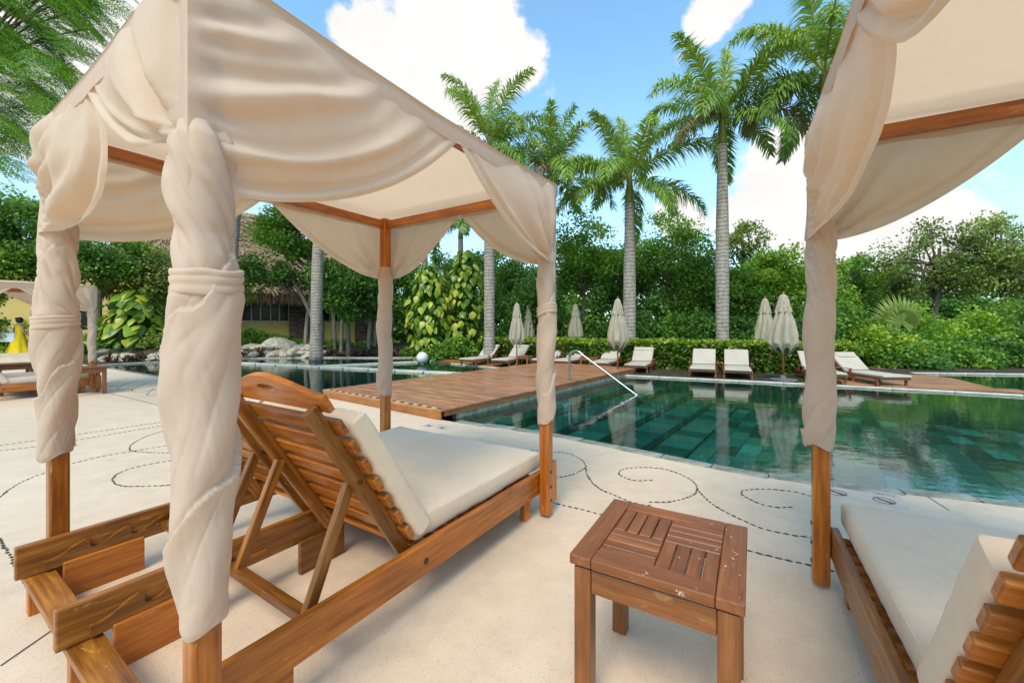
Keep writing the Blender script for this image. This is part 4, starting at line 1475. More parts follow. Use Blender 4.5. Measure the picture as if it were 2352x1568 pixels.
for k, (p, sz, sxy, lab) in enumerate(PA):
    o = pa0 if k == 0 else copy_tree(pa0)
    o.location = (p.x, p.y, 0); o.rotation_euler = (0, 0, k * 1.3); o.scale = (sxy, sxy, sz)
    tag(o, lab, 'parasol', 'folded parasols')
# small tables between the far loungers
for px, py, lab in ((1205, 842, 'small orange table under the parasol between far loungers'), (1352, 846, 'small orange table between the fourth and fifth far loungers')):
    o = copy_tree(tb); q = G(px, py); o.location = (q.x, q.y, 0); o.rotation_euler = (0, 0, R(-27)); o.scale = (.85, .85, .66)
    tag(o, lab, 'side table', 'wooden side tables')
g = G(970, 834)
V, Fc = lathe([(.21 * math.sin(math.pi * k / 24) + .0005, .21 - .21 * math.cos(math.pi * k / 24)) for k in range(25)], 36)
gl = empty('globe_lamp', (g.x, g.y, -.01), 0, 'white globe lamp at the edge of the left pool', 'lamp')
mobj('globe', V, Fc, 'globe_white', gl, True)
V, Fc = lathe([(.07, -.03), (.07, .02), (.05, .03)], 20); mobj('base_ring', V, Fc, 'frame_metal', gl, True)

# ================================================================== VEGETATION
NR = np.random.default_rng(11)

def unit(a):
    return a / np.maximum(1e-9, np.linalg.norm(a, axis=-1, keepdims=True))

def leaf_quads(pts, size, rs, down=.25, aspect=.42, up=None, fold=0.0):
    """diamond leaves at pts, size array or number"""
    n = len(pts)
    size = np.broadcast_to(np.asarray(size, dtype=float), (n,)) * rs.uniform(.6, 1.25, n)
    d = rs.normal(size=(n, 3)); d[:, 2] -= down * 1.6
    d = unit(d)
    r = rs.normal(size=(n, 3)) * .55
    r[:, 2] += 1.1                                   # blades face the sky more often than not
    s = unit(np.cross(d, r))
    l = size[:, None]; w = l * aspect
    nrm = unit(np.cross(d, s))
    p0 = pts; p2 = pts + d * l
    m = pts + d * l * .45 + nrm * l * .06
    return np.stack([p0, m + s * w, p2, m - s * w], 1)

def clump_cloud(rs, clumps, per, spread):
    """clumps (m,4): centre and radius -> leaf points and clump index"""
    m = len(clumps)
    idx = np.repeat(np.arange(m), per)
    v = unit(rs.normal(size=(len(idx), 3)))
    rad = rs.random(len(idx)) ** .45
    pts = clumps[idx, :3] + v * (rad * clumps[idx, 3])[:, None] * np.array([1, 1, .72])
    return pts, idx

def crown_clumps(rs, rx, ry, rz, m, rc, hollow=.45, flat=0.0):
    c = []
    while len(c) < m:
        v = rs.uniform(-1, 1, 3)
        r = np.linalg.norm(v)
        if r > 1 or r < hollow: continue
        k = 1 + .22 * mnoise.noise(Vector((v[0] * 1.9 + m, v[1] * 1.9, v[2] * 1.9)))
        c.append([v[0] * rx * k, v[1] * ry * k, v[2] * rz * k, rc * rs.uniform(.65, 1.35)])
    return np.array(c)

def make_tree(name, x, y, top, bottom, rx, mat, label, group=None, m=46, per=190, leaf=.13, rc=.62, seed=1, hollow=.4, trunk_r=.12, lean=(0, 0), limbs=14, cat='tree', z0=0.0, ry=None):
    rs = np.random.default_rng(seed)
    rz = (top - bottom) / 2; cz = (top + bottom) / 2
    root = empty(name, (x, y, z0), rs.uniform(0, 6.28) * 0, label, cat, group)
    cl = crown_clumps(rs, rx, ry or rx, rz, m, rc, hollow)
    cl[:, 2] += cz - z0; cl[:, 0] += lean[0]; cl[:, 1] += lean[1]
    pts, idx = clump_cloud(rs, cl, per, rc)
    tone = rs.random(len(cl))
    rnd = np.clip(.55 * tone[idx] + .45 * rs.random(len(idx)), 0, 1)
    o = obj('crown', quads_np('crown', leaf_quads(pts, leaf, rs), mat, rnd), root)
    parts = []
    th = max(.4, bottom - z0 + rz * .25)
    bend = rs.normal(size=2) * .12
    tp = [Vector((0, 0, -.1)), Vector((bend[0], bend[1], th * .4)), Vector((lean[0] * .5 + bend[0] * .6, lean[1] * .5, th)), Vector((lean[0] * .8, lean[1] * .8, cz - z0 + rz * .3))]
    parts.append(tube(spline(tp, .5), np.linspace(trunk_r, trunk_r * .35, len(spline(tp, .5))), 8))
    order = rs.permutation(len(cl))[:limbs]
    for k in order:
        e = Vector(cl[k, :3]); s = tp[1].lerp(tp[3], rs.uniform(.35, .9))
        mid = s.lerp(e, .5) + Vector((rs.normal() * .15, rs.normal() * .15, .12))
        pp = [s, mid, e]
        parts.append(tube(pp, [trunk_r * .45, trunk_r * .28, trunk_r * .1], 5))
    V, Fc = merge(*parts)
    mobj('trunk', V, Fc, 'bark', root, True)
    return root

def top_z(py, y): return CAMH + (HY - py) / F * y
def px_x(px, y): return (px - CX) / F * y

# ---------------------------------------------------------------- trees behind the pool
def backdrop(px, topy, y, wpx, boty, mat, label, **kw):
    x = px_x(px, y)
    return make_tree(kw.pop('name', 'broadleaf_tree'), x, y, top_z(topy, y), top_z(boty, y), wpx / F * y / 2, mat, label, **kw)
BD = [
 (1345, 503, 18.0, 165, 700, 'leaf_mid', 'bushy tree wrapped in creepers just right of the second palm trunk', dict(m=60, per=210, seed=21)),
 (1430, 560, 20.0, 130, 720, 'leaf_dark', 'dark tree behind the slender palm trunk at the jetty end', dict(seed=22)),
 (1535, 494, 19.0, 175, 690, 'leaf_mid', 'tall rounded tree between the two tallest palm trunks', dict(m=60, per=200, seed=23)),
 (1610, 575, 18.0, 120, 740, 'leaf_mid', 'lower creeper hung tree left of the tallest palm trunk', dict(seed=24)),
 (1705, 508, 21.0, 95, 600, 'leaf_olive', 'sparse tree top showing sky just right of the tallest palm trunk', dict(m=26, per=110, rc=.5, seed=25)),
 (1700, 610, 17.5, 130, 745, 'leaf_mid', 'leafy tree directly behind the two frontal loungers', dict(seed=26)),
 (1780, 582, 17.5, 150, 740, 'leaf_bright', 'light green creeper covered tree behind the largest parasol', dict(m=52, seed=27)),
 (1855, 597, 19.0, 130, 760, 'leaf_mid', 'tree behind the right daybed post', dict(seed=28)),
 (1935, 584, 21.0, 150, 740, 'leaf_mid', 'tree just right of the right daybed post', dict(seed=29)),
 (2020, 600, 23.0, 150, 720, 'leaf_olive', 'grey green tree beyond the fan palm', dict(m=50, seed=30)),
 (2150, 505, 19.0, 200, 690, 'leaf_olive', 'spreading olive green tree with pale branches at the right', dict(m=64, per=120, rc=.62, leaf=.12, hollow=.5, limbs=34, trunk_r=.17, lean=(.2, 0), seed=31)),
 (2300, 492, 18.0, 230, 690, 'leaf_olive', 'wide olive green tree at the right edge with leaning pale branches', dict(m=70, per=130, rc=.62, leaf=.12, hollow=.5, limbs=36, trunk_r=.17, seed=32)),
 (1190, 600, 20.0, 130, 740, 'leaf_dark', 'dark tree behind the folded parasols on the left', dict(seed=33)),
 (1235, 640, 18.0, 110, 770, 'leaf_dark', 'low dark tree behind the second palm trunk', dict(seed=34)),
 (1110, 560, 23.0, 130, 720, 'leaf_mid', 'tree behind the leftmost of the poolside palms', dict(seed=35)),
 (1000, 560, 24.0, 120, 720, 'leaf_dark', 'dark tree behind the left creeper covered column', dict(seed=36)),
 (905, 590, 20.0, 120, 740, 'leaf_dark', 'dark tree behind the far left daybed post', dict(seed=37, trunk_r=.14)),
 (800, 545, 18.0, 150, 735, 'leaf_dark', 'dense dark tree in front of the thatched building, right of a palm trunk', dict(m=60, per=200, seed=38)),
 (735, 478, 18.5, 130, 600, 'leaf_mid', 'leafy tree overlapping the thatched roof', dict(m=52, per=170, seed=39, lean=(-1.35, 0))),
 (722, 600, 18.2, 120, 650, 'leaf_dark', 'low spreading bough of a tree before the thatched eaves', dict(m=26, per=150, rc=.45, seed=40, lean=(-2.0, 0))),
 (525, 600, 18.5, 100, 690, 'leaf_mid', 'small green tree behind the leaning palm trunk', dict(m=30, seed=41)),
 (150, 440, 17.0, 170, 640, 'leaf_dark', 'big dense dark tree at the far left', dict(m=70, per=230, seed=42, lean=(-1.65, 0))),
 (-40, 560, 16.0, 130, 700, 'leaf_mid', 'bright tree at the very left edge', dict(seed=43)),
 (230, 540, 17.5, 180, 650, 'leaf_dark', 'dense dark tree between the two left daybed posts', dict(m=64, per=210, seed=44)),
 (345, 570, 18.5, 130, 700, 'leaf_olive', 'olive tree with yellow flower sprays beside the near daybed post', dict(m=40, per=120, seed=45)),
]
for px, ty, y, wpx, by, mat, lab, kw in BD:
    t = backdrop(px, ty, y, wpx, by, mat, lab, group='trees behind the pool', **kw)
    if px == 345:
        rs = np.random.default_rng(3)
        q = rs.normal(size=(110, 3)) * np.array([.45, .3, .3])
        pick = np.array([[-.35, -1.0, 5.0], [.1, -1.1, 3.9], [.45, -1.0, 4.6], [-.1, -1.1, 3.3]])
        obj('flower_sprays', quads_np('flower_sprays', leaf_quads(pick[rs.integers(0, 4, 110)] * np.array([1, 1, .85]) + q * .45, .11, rs), 'flower_yellow'), t)
# far belt of woodland that reads as one mass
rs = np.random.default_rng(77)
cl = []
for px in np.arange(-250, 2700, 42):
    y = 30 + rs.uniform(-2, 3)
    top = np.interp(px, [-250, 500, 900, 1150, 1300, 1800, 2400, 2700], [560, 600, 610, 620, 585, 625, 590, 590]) + rs.uniform(-18, 22)
    zt = top_z(top, y)
    for z in np.arange(.3, zt, .95):
        cl.append([px_x(px, y) + rs.normal() * .5, y + rs.normal() * .8, z, rs.uniform(.8, 1.3)])
for px in np.arange(900, 2500, 48):
    y = 26.5 + rs.uniform(-1, 1)
    for z in (.4, 1.2, 2.0, 2.8): cl.append([px_x(px, y) + rs.normal() * .3, y, z, rs.uniform(.7, 1.0)])
cl = np.array(cl)
pts, idx = clump_cloud(rs, cl, 210, 1)
tone = rs.random(len(cl))
fw = obj('woodland', quads_np('woodland', leaf_quads(pts, .30, rs), 'leaf_dark', np.clip(.6 * tone[idx] + .4 * rs.random(len(idx)), 0, 1)))
tag(fw, 'dark belt of far woodland closing the view', 'woodland', kind='stuff')

def make_bush(name, x, y, rx, ry, h, mat, label, n=2600, leaf=.1, seed=1, group=None, z0=0.0, cat='shrub', rc=.28, bright_top=0.0, m=60):
    rs = np.random.default_rng(seed)
    root = empty(name, (x, y, z0), 0, label, cat, group)
    c = []
    while len(c) < m:
        v = rs.uniform(-1, 1, 3); v[2] = abs(v[2]); r = np.linalg.norm(v)
        if r > 1 or r < .35: continue
        c.append([v[0] * rx, v[1] * ry, v[2] * h * .93, rc * rs.uniform(.7, 1.3)])
    c = np.array(c)
    pts, idx = clump_cloud(rs, c, max(8, n // m), rc)
    pts[:, 2] = np.abs(pts[:, 2]) + .01
    tone = rs.random(m)
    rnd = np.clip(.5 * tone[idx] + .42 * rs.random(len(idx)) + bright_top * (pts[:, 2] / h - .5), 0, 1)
    obj('foliage', quads_np('foliage', leaf_quads(pts, leaf, rs), mat, rnd), root)
    parts = []
    for k in range(7):
        e = Vector(c[rs.integers(0, m), :3])
        parts.append(tube([Vector((rs.normal() * .05, rs.normal() * .05, -.03)), e * .5 + Vector((0, 0, .05)), e], [.02, .014, .006], 5))
    V, Fc = merge(*parts); mobj('stems', V, Fc, 'bark', root, True)
    return root

# understory behind the hedge
US = [(1100, 740, 18.5), (1180, 720, 17.6), (1255, 735, 17.6), (1335, 720, 17), (1400, 730, 16.6), (1480, 715, 16.2), (1555, 712, 15.8), (1620, 716, 15.5), (1700, 700, 15.2), (1780, 715, 14.8), (1850, 710, 14.4)]
wordsU = ['left of the first poolside palm', 'behind the leftmost parasol pair', 'behind the second poolside palm', 'behind the lone parasol', 'left of the slender palm at the jetty end', 'right of the slender palm at the jetty end', 'midway between the two right palms', 'left of the tallest palm', 'right of the tallest palm', 'behind the largest parasol', 'behind the right daybed post']
for k, (px, ty, y) in enumerate(US):
    h = top_z(ty, y)
    make_bush('understory_shrub', px_x(px, y), y, 1.05, .8, h, 'leaf_dark' if k % 3 else 'leaf_mid', 'dark understory shrub behind the hedge, ' + wordsU[k], n=4200, leaf=.13, seed=100 + k, group='understory shrubs', rc=.36, m=70)
# creeper bank at the right
CB = [(1975, 690, 14.6, 1.7, 'leaf_mid', 'creeper mound directly right of the right daybed post'), (2060, 745, 13.6, 1.3, 'leaf_bright', 'low bright creeper mound behind the right end of the hedge'),
      (2135, 690, 15.2, 1.5, 'leaf_bright', 'steep creeper cone right of the fan palm'), (2180, 760, 14.2, 1.7, 'leaf_mid', 'creeper mound at the rim of the far right pool'),
      (2270, 705, 15.0, 1.8, 'leaf_bright', 'broad creeper mound above the far right pool'), (2345, 680, 15.4, 1.9, 'leaf_mid', 'tall creeper mound at the right edge'),
      (2320, 775, 13.6, 1.6, 'leaf_dark', 'low dark creeper mound hanging to the water at the right edge'), (2230, 790, 13.5, 1.2, 'leaf_mid', 'small creeper mound hanging to the water of the far right pool'), (2120, 800, 13.2, 1.0, 'leaf_dark', 'small dark creeper mound beyond the boardwalk')]
for k, (px, ty, y, rx, mat, lab) in enumerate(CB):
    make_bush('creeper_mound', px_x(px, y), y + .6, rx, 1.1, top_z(ty, y), mat, lab, n=7000, leaf=.11, seed=140 + k, group='creeper mounds', rc=.36, m=110)

# ---------------------------------------------------------------- hedge
hA, hB = Vector((-1.3, 15.95, 0)), Vector((9.05, 10.85, 0))
hd_ = (hB - hA).normalized(); hn = Vector((-hd_.y, hd_.x, 0))
hl_ = (hB - hA).length; HT, HH = 1.0, .84
hedge = empty('hedge', (hA.x, hA.y, 0), math.atan2(hd_.y, hd_.x), 'clipped hedge with yellow green top and red blossoms behind the loungers', 'hedge')
mobj('hedge_core', *boxvf((.12, .16, 0), (hl_ - .12, HT - .12, HH - .14)), 'soil', hedge)
rs = np.random.default_rng(9)
n = 30000
f = rs.random(n)
px_ = rs.random(n) * hl_
side = f < .52; topm = (f >= .52) & (f < .86); endm = f >= .86
py_ = np.where(side, rs.normal(.05, .05, n), rs.random(n) * HT)
pz_ = np.where(side, rs.random(n) * HH, HH + rs.normal(-.02, .035, n))
px_ = np.where(endm, np.where(rs.random(n) < .5, rs.normal(.04, .05, n), hl_ + rs.normal(-.04, .05, n)), px_)
pz_ = np.where(endm, rs.random(n) * HH, pz_)
wob = np.array([.07 * mnoise.noise(Vector((a * 1.4, c * 1.7, 3))) for a, c in zip(px_, pz_)])
py_ = np.where(side, py_ + wob, py_)
pts = np.stack([px_, py_, np.maximum(.015, pz_ + .5 * wob * topm)], 1)
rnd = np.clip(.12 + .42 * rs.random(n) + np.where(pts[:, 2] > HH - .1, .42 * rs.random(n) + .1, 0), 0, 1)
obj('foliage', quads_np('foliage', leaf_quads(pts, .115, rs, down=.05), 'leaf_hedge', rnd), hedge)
for k in range(16):
    c = np.array([rs.random() * hl_, -.03, rs.uniform(.3, .75)])
    o = obj('blossom', quads_np('blossom', leaf_quads(np.zeros((14, 3)) + rs.normal(size=(14, 3)) * .018, .05, rs, aspect=.5), 'flower_red'), hedge, Vector(c))

# ---------------------------------------------------------------- royal palms
def frond_mesh(elev, droop, Lf, seed, stations=135, mat='leaf_palm'):
    """rachis leaves the origin at an angle and arches over; leaflets stand in several rows"""
    rs = np.random.default_rng(seed)
    ds = Lf / stations
    p = np.zeros(3); ang = R(elev)
    P_, T_ = [], []
    for i in range(stations + 1):
        s = i / stations
        P_.append(p.copy()); t = np.array([math.cos(ang), 0, math.sin(ang)]); T_.append(t)
        p = p + t * ds
        ang -= R(droop) * (s ** 1.1) * 2.1 / stations
    P_, T_ = np.array(P_), np.array(T_)
    Q, rn = [], []
    side = np.array([0, 1.0, 0])
    for i in range(int(stations * .14), stations + 1):
        s = i / stations
        ll = .62 * (math.sin(math.pi * min(1, (s - .08) / .97)) ** .55) * (1 - .45 * s) + .10
        for sg in (-1, 1):
            t = T_[i]; up = np.cross(t, side) * 1.0
            if up[2] < 0: up = -up
            row = rs.normal() * .55 + .12
            d = side * sg * math.cos(row) + up * math.sin(row) + t * (.42 + .5 * s + rs.normal() * .12)
            d /= np.linalg.norm(d)
            l = ll * rs.uniform(.8, 1.15); w = .0205 * rs.uniform(.8, 1.3)
            wv = np.cross(d, up); wv /= max(1e-6, np.linalg.norm(wv))
            a = P_[i]; b = a + d * l * .5 + np.array([0, 0, -.03 * l])
            d2 = d + np.array([0, 0, -.75 - .35 * rs.random()]); d2 /= np.linalg.norm(d2)
            c = b + d2 * l * .55
            Q.append([a + wv * w * .6, b + wv * w, b - wv * w, a - wv * w * .6]); Q.append([b + wv * w, c + wv * w * .12, c - wv * w * .12, b - wv * w])
            v = np.clip(.3 + .45 * rs.random() + .15 * math.sin(elev * .03), 0, 1); rn += [v, v]
    # rachis as a flat-sided rod
    st = list(range(0, stations + 1, 8))
    for a, b in zip(st[:-1], st[1:]):
        wa, wb = .028 * (1 - a / stations) + .004, .028 * (1 - b / stations) + .004
        for sg in (-1, 1):
            upa = np.cross(T_[a], side); upb = np.cross(T_[b], side)
            Q.append([P_[a] + side * wa * sg, P_[a] + upa * wa * .8, P_[b] + upb * wb * .8, P_[b] + side * wb * sg]); rn.append(.95)
            Q.append([P_[a] + side * wa * sg, P_[b] + side * wb * sg, P_[b] - upb * wb * .8, P_[a] - upa * wa * .8]); rn.append(.9)
    return quads_np('frond', np.array(Q), mat, rn)
FR = {e: [frond_mesh(e, dr, 2.9, 50 + k * 7 + j) for j in range(2)] for k, (e, dr) in enumerate(((82, 26), (64, 62), (46, 82), (28, 92), (10, 84), (-12, 66)))}
DRY = [frond_mesh(-12, 70, 2.5, 91, 110, 'leaf_dry'), frond_mesh(10, 95, 2.6, 92, 110, 'leaf_dry')]
def make_palm(px, y, zt, wid, label, seed, lean=0.0, group='royal palms', size=1.0, nf=15, zb=0.0):
    rs = random.Random(seed)
    x = px_x(px, y)
    root = empty('royal_palm', (x, y, zb), 0, label, 'palm', group)
    zs = zt - .95 * size
    path, rad = [], []
    for k in range(25):
        s = k / 24
        z = -.1 + (zs + .1) * s
        path.append(Vector((lean * s * s, 0, z)))
        rad.append(wid / 2 * (1.22 - .35 * min(1, s * 6) + .16 * math.sin(math.pi * s) ** 1.2 - .22 * s ** 2))
    V, Fc = tube(path, rad, 20)
    mobj('trunk', V, Fc, 'palm_trunk', root, True)
    r0 = rad[-1]
    c = path[-1]
    V, Fc = lathe([(r0 * 1.02, -.02), (r0 * 1.12, .08), (r0 * 1.0, .3 * size), (r0 * .78, .65 * size), (r0 * .6, .95 * size), (r0 * .3, 1.15 * size)], 18)
    o = mobj('crownshaft', V, Fc, 'crownshaft', root, True); o.location = c
    top = c + Vector((0, 0, .92 * size))
    ga = rs.uniform(0, 6.28)
    els = [82, 64, 64, 46, 46, 46, 28, 28, 28, 10, 10, 10, -12, -12, -12, -12][:nf]
    for k, e in enumerate(els):
        dry = k >= len(els) - 2 and seed in (2, 4, 5)
        o = obj('frond', DRY[k % 2] if dry else FR[e][rs.randrange(2)], root)
        if dry: o['label'] = 'dry brown frond'
        o.location = top - Vector((0, 0, .10 * (1 - e / 90)))
        o.rotation_euler = (rs.uniform(-.25, .25), rs.uniform(-.12, .12), ga + k * 2.39996 + rs.uniform(-.2, .2))
        sc_ = size * rs.uniform(.88, 1.08); o.scale = (sc_,) * 3
    # spear leaf
    V, Fc = tube([Vector((0, 0, 0)), Vector((.02, 0, .7)), Vector((.05, .02, 1.5 * size))], [.03, .02, .004], 6)
    o = mobj('spear_leaf', V, Fc, 'crownshaft', root, True); o.location = top
    return root
PALMS = [
 (1124, 14.9, 8.05, .40, 'palm with its crown above the left canopy corner, first of the poolside row', 1, 0, 1.0, 16),
 (1268, 15.6, 7.15, .34, 'slim palm second in the poolside row, just right of the left daybed', 2, 0, .98, 16),
 (1446, 13.9, 6.45, .42, 'palm with orange brown shaft at the jetty end, third in the poolside row', 3, 0, .98, 16),
 (1659, 12.9, 8.05, .40, 'tallest clear palm standing alone in the middle of the sky', 4, 0, 1.02, 16),
 (1893, 11.6, 8.6, .38, 'palm whose crown rises behind the right canopy', 5, 0, 1.05, 16),
 (524, 16.6, 8.6, .40, 'leaning palm trunk right beside the near daybed post', 6, .55, 1.0, 14),
 (726, 16.4, 8.4, .46, 'pale straight palm trunk in front of the thatched building', 7, .25, 1.0, 14),
 (976, 25.0, 8.2, .40, 'far palm trunk rising behind the left creeper covered column', 8, 0, 1.0, 12),
 (999, 27.0, 8.0, .32, 'slim far palm between the two creeper covered columns', 9, 0, 1.0, 12),
 (1058, 22.0, 6.9, .40, 'far palm above the right creeper covered column', 10, 0, .9, 12),
]
for px, y, zt, wid, lab, sd, ln, sz, nf in PALMS: make_palm(px, y, zt, wid, lab, sd, ln, 'royal palms', sz, nf)

# ---------------------------------------------------------------- big leaved creepers on trunks and the plant by the rocks
def heart_leaf(L=.3, W=.2, bend=.25, mat='leaf_vine', v=.5):
    V, Fc = [], []
    N = 7
    for i in range(N + 1):
        s = i / N
        w = W * (math.sin(math.pi * s ** .62) ** .8) / 2 + .001
        z = -bend * L * s * s
        V += [(s * L, -w, z - .18 * w), (s * L, 0, z + .02 * L * math.sin(math.pi * s)), (s * L, w, z - .18 * w)]
    for i in range(N):
        a = 3 * i
        Fc += [(a, a + 3, a + 4, a + 1), (a + 1, a + 4, a + 5, a + 2)]
    me = mesh_of('leaf', V, Fc, mat, True)
    at = me.attributes.new('rnd', 'FLOAT', 'POINT'); at.data.foreach_set('value', [v] * len(V))
    return me
HL = [heart_leaf(.34, .24, .3, v=v) for v in (.15, .35, .5, .65, .85, 1.0)]
def creeper_column(px, y, wpx, topy, label, seed, count=150):
    rs = random.Random(seed)
    x = px_x(px, y); zt = top_z(topy, y); rr = wpx / F * y / 2
    root = empty('creeper_column', (x, y, 0), 0, label, 'creeper', 'creeper covered trunks')
    V, Fc = tube([Vector((0, 0, -.05)), Vector((.05, 0, zt * .5)), Vector((0, 0, zt * .97))], [.17, .16, .12], 10); mobj('trunk', V, Fc, 'bark', root, True)
    r2 = np.random.default_rng(seed)
    n = 2600
    zz = r2.random(n) * zt * .97; aa = r2.random(n) * 6.283
    pr = rr * .72 * np.clip(np.sin(np.pi * np.clip(zz / zt, 0, 1) ** .8) ** .5, .3, 1) * r2.uniform(.4, 1, n)
    pts = np.stack([pr * np.cos(aa), pr * np.sin(aa), zz + .02], 1)
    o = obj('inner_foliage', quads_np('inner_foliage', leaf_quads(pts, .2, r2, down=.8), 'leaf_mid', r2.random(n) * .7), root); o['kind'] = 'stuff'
    for k in range(count):
        a = rs.uniform(math.pi * .98, math.pi * 2.02) if rs.random() < .86 else rs.uniform(0, math.pi)
        z = zt * (1 - rs.random() ** 1.05 * .98)
        r_ = rr * (.85 + .25 * rs.random()) * max(.35, math.sin(math.pi * min(1, max(.04, z / zt)) ** .8) ** .45)
        o = obj('leaf', HL[rs.randrange(6)], root, (r_ * math.cos(a), r_ * math.sin(a), z))
        o.rotation_euler = (rs.uniform(-.5, .5), rs.uniform(.5, 1.35), a + rs.uniform(-.5, .5))
        s = rs.uniform(.7, 1.2); o.scale = (s, s, s)
creeper_column(985, 17.5, 92, 605, 'left one of two columns of bright heart shaped creeper leaves', 61, 170)
creeper_column(1068, 18.2, 86, 572, 'right one of two columns of creeper leaves, taller and darker', 62, 160)
def leafy_plant(px, gy, y, wpx, topy, label, seed, count=90):
    rs = random.Random(seed); x = px_x(px, y)
    root = empty('philodendron', (x, y, .5), 0, label, 'plant')
    zt = top_z(topy, y) - .5; rr = wpx / F * y / 2
    r2 = np.random.default_rng(seed); n = 900
    pts = np.stack([r2.normal(size=n) * rr * .42, r2.normal(size=n) * rr * .3, r2.random(n) * zt * .75 + .05], 1)
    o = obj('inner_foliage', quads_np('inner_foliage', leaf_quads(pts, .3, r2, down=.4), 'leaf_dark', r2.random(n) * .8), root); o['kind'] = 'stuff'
    for k in range(count):
        a = rs.uniform(math.pi * .9, math.pi * 2.1)
        t = rs.random() ** .8
        z = zt * (.12 + .85 * t)
        r_ = rr * (1.02 - .75 * t ** 1.6) * rs.uniform(.8, 1.05)
        o = obj('leaf', HL[rs.randrange(6)], root, (r_ * math.cos(a), r_ * math.sin(a) * .8, z))
        o.rotation_euler = (rs.uniform(-.4, .4), rs.uniform(.2, 1.1), a + rs.uniform(-.4, .4)); s = rs.uniform(1.1, 2.0); o.scale = (s, s, s)
    for k in range(6):
        V, Fc = tube([Vector((rs.uniform(-.2, .2), 0, -.03)), Vector((rs.uniform(-.4, .4), -.1, zt * .45)), Vector((rs.uniform(-.6, .6), -.15, zt * .8))], [.05, .035, .02], 6)
        mobj('stem', V, Fc, 'bark', root, True)
leafy_plant(315, 800, 17.6, 125, 660, 'large glossy philodendron with huge leaves above the rocks, between the daybed posts', 71, 110)

# ---------------------------------------------------------------- low planting
LB = [
 (590, 752, 20.0, 1.15, 'leaf_bright', 'rounded yellow green shrub behind the boulders by a palm trunk', .10, .5),
 (545, 760, 19.8, .9, 'leaf_bright', 'yellow green shrub beside the leaning palm trunk', .10, .5),
 (640, 772, 20.2, .8, 'leaf_bright', 'small yellow green shrub left of the pale palm trunk', .10, .5),
 (690, 786, 20.0, .8, 'leaf_mid', 'feathery green fern clump left of the pale palm trunk', .14, .3),
 (775, 788, 20.2, .8, 'leaf_mid', 'fern clump right of the pale palm trunk', .14, .3),
 (850, 790, 20.2, .8, 'leaf_mid', 'low green shrub by the slim grey tree trunks', .13, .2),
 (348, 760, 17.3, .95, 'leaf_olive', 'variegated low shrub above the rocks beside the philodendron', .10, .5),
 (385, 762, 17.5, .8, 'leaf_olive', 'variegated low shrub next to the near daybed post', .10, .5),
 (235, 740, 17.4, .7, 'leaf_mid', 'green strappy plant beside the far daybed post', .2, .3),
 (-8, 708, 16.4, .62, 'leaf_bright', 'bright leafy shrub in front of the woman in yellow at the left edge', .12, .0),
 (95, 715, 21.5, 1.5, 'leaf_bright', 'clipped low hedge beyond the woman in yellow', .10, .3),
 (1010, 790, 16.8, .8, 'leaf_mid', 'low green shrub between globe lamp and hedge', .12, 0),
 (960, 795, 18.8, .7, 'leaf_dark', 'low dark shrub behind the globe lamp', .12, 0),
 (1050, 770, 17.0, .8, 'leaf_mid', 'shrub at the left end of the hedge', .12, 0),
]
for k, (px, ty, y, rx, mat, lab, lf, z0) in enumerate(LB):
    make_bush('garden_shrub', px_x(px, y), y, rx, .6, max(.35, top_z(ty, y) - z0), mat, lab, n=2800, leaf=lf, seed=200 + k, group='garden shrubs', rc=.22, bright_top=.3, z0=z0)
def rosette(seed, n=16, L=.34):
    rs = random.Random(seed); Q, rn = [], []
    for k in range(n):
        a = k * 2.4; e = R(rs.uniform(25, 80)); l = L * rs.uniform(.7, 1.15); w = .028
        d = Vector((math.cos(a) * math.cos(e), math.sin(a) * math.cos(e), math.sin(e))); s = Vector((-math.sin(a), math.cos(a), 0))
        m = d * l * .55; t = m + (d + Vector((0, 0, -.7))).normalized() * l * .5
        Q += [[s * w * .5, m + s * w, m - s * w, -s * w * .5], [m + s * w, t + s * .003, t - s * .003, m - s * w]]; v = rs.random(); rn += [v, v]
    return quads_np('bromeliad', np.array([[tuple(p) for p in q] for q in Q]), 'leaf_red', rn)
RO = [rosette(k) for k in range(3)]
ORD = ['first', 'second', 'third', 'fourth', 'fifth', 'sixth', 'seventh', 'eighth', 'ninth', 'tenth', 'eleventh', 'twelfth', 'thirteenth', 'fourteenth', 'fifteenth', 'sixteenth', 'seventeenth', 'eighteenth', 'nineteenth', 'twentieth', 'twenty-first', 'twenty-second', 'twenty-third', 'twenty-fourth', 'twenty-fifth', 'twenty-sixth']
rs = random.Random(31)
def bromeliads(n, a, b, jitter, label, group):
    for k in range(n):
        t = (k + rs.uniform(.1, .9)) / n
        q = a.lerp(b, t) + Vector((rs.uniform(-.15, .15), rs.uniform(.15, .15 + jitter), 0))
        o = obj('bromeliad', RO[rs.randrange(3)], None, q); o.rotation_euler = (0, 0, rs.uniform(0, 6)); s = rs.uniform(.85, 1.45); o.scale = (s, s, s)
        tag(o, label + ', %s from the left' % ORD[k], 'plant', group)
bromeliads(14, G(235, 833), G(378, 829), .45, 'reddish bromeliad before the left rock heap', 'bromeliads by the left rocks')
bromeliads(16, G(545, 821), G(720, 818.5), .5, 'reddish bromeliad by the boulders and palm trunks', 'bromeliads by the boulders')
bromeliads(24, G(742, 818), G(945, 818.5), .9, 'reddish bromeliad between palm trunk and globe lamp', 'bromeliads left of the globe')
for k, (px, y, ty) in enumerate(((555, 20.3, 768), (600, 20.3, 768), (640, 20.4, 770), (690, 20.6, 772), (760, 20.8, 770), (795, 21, 772))):
    pass

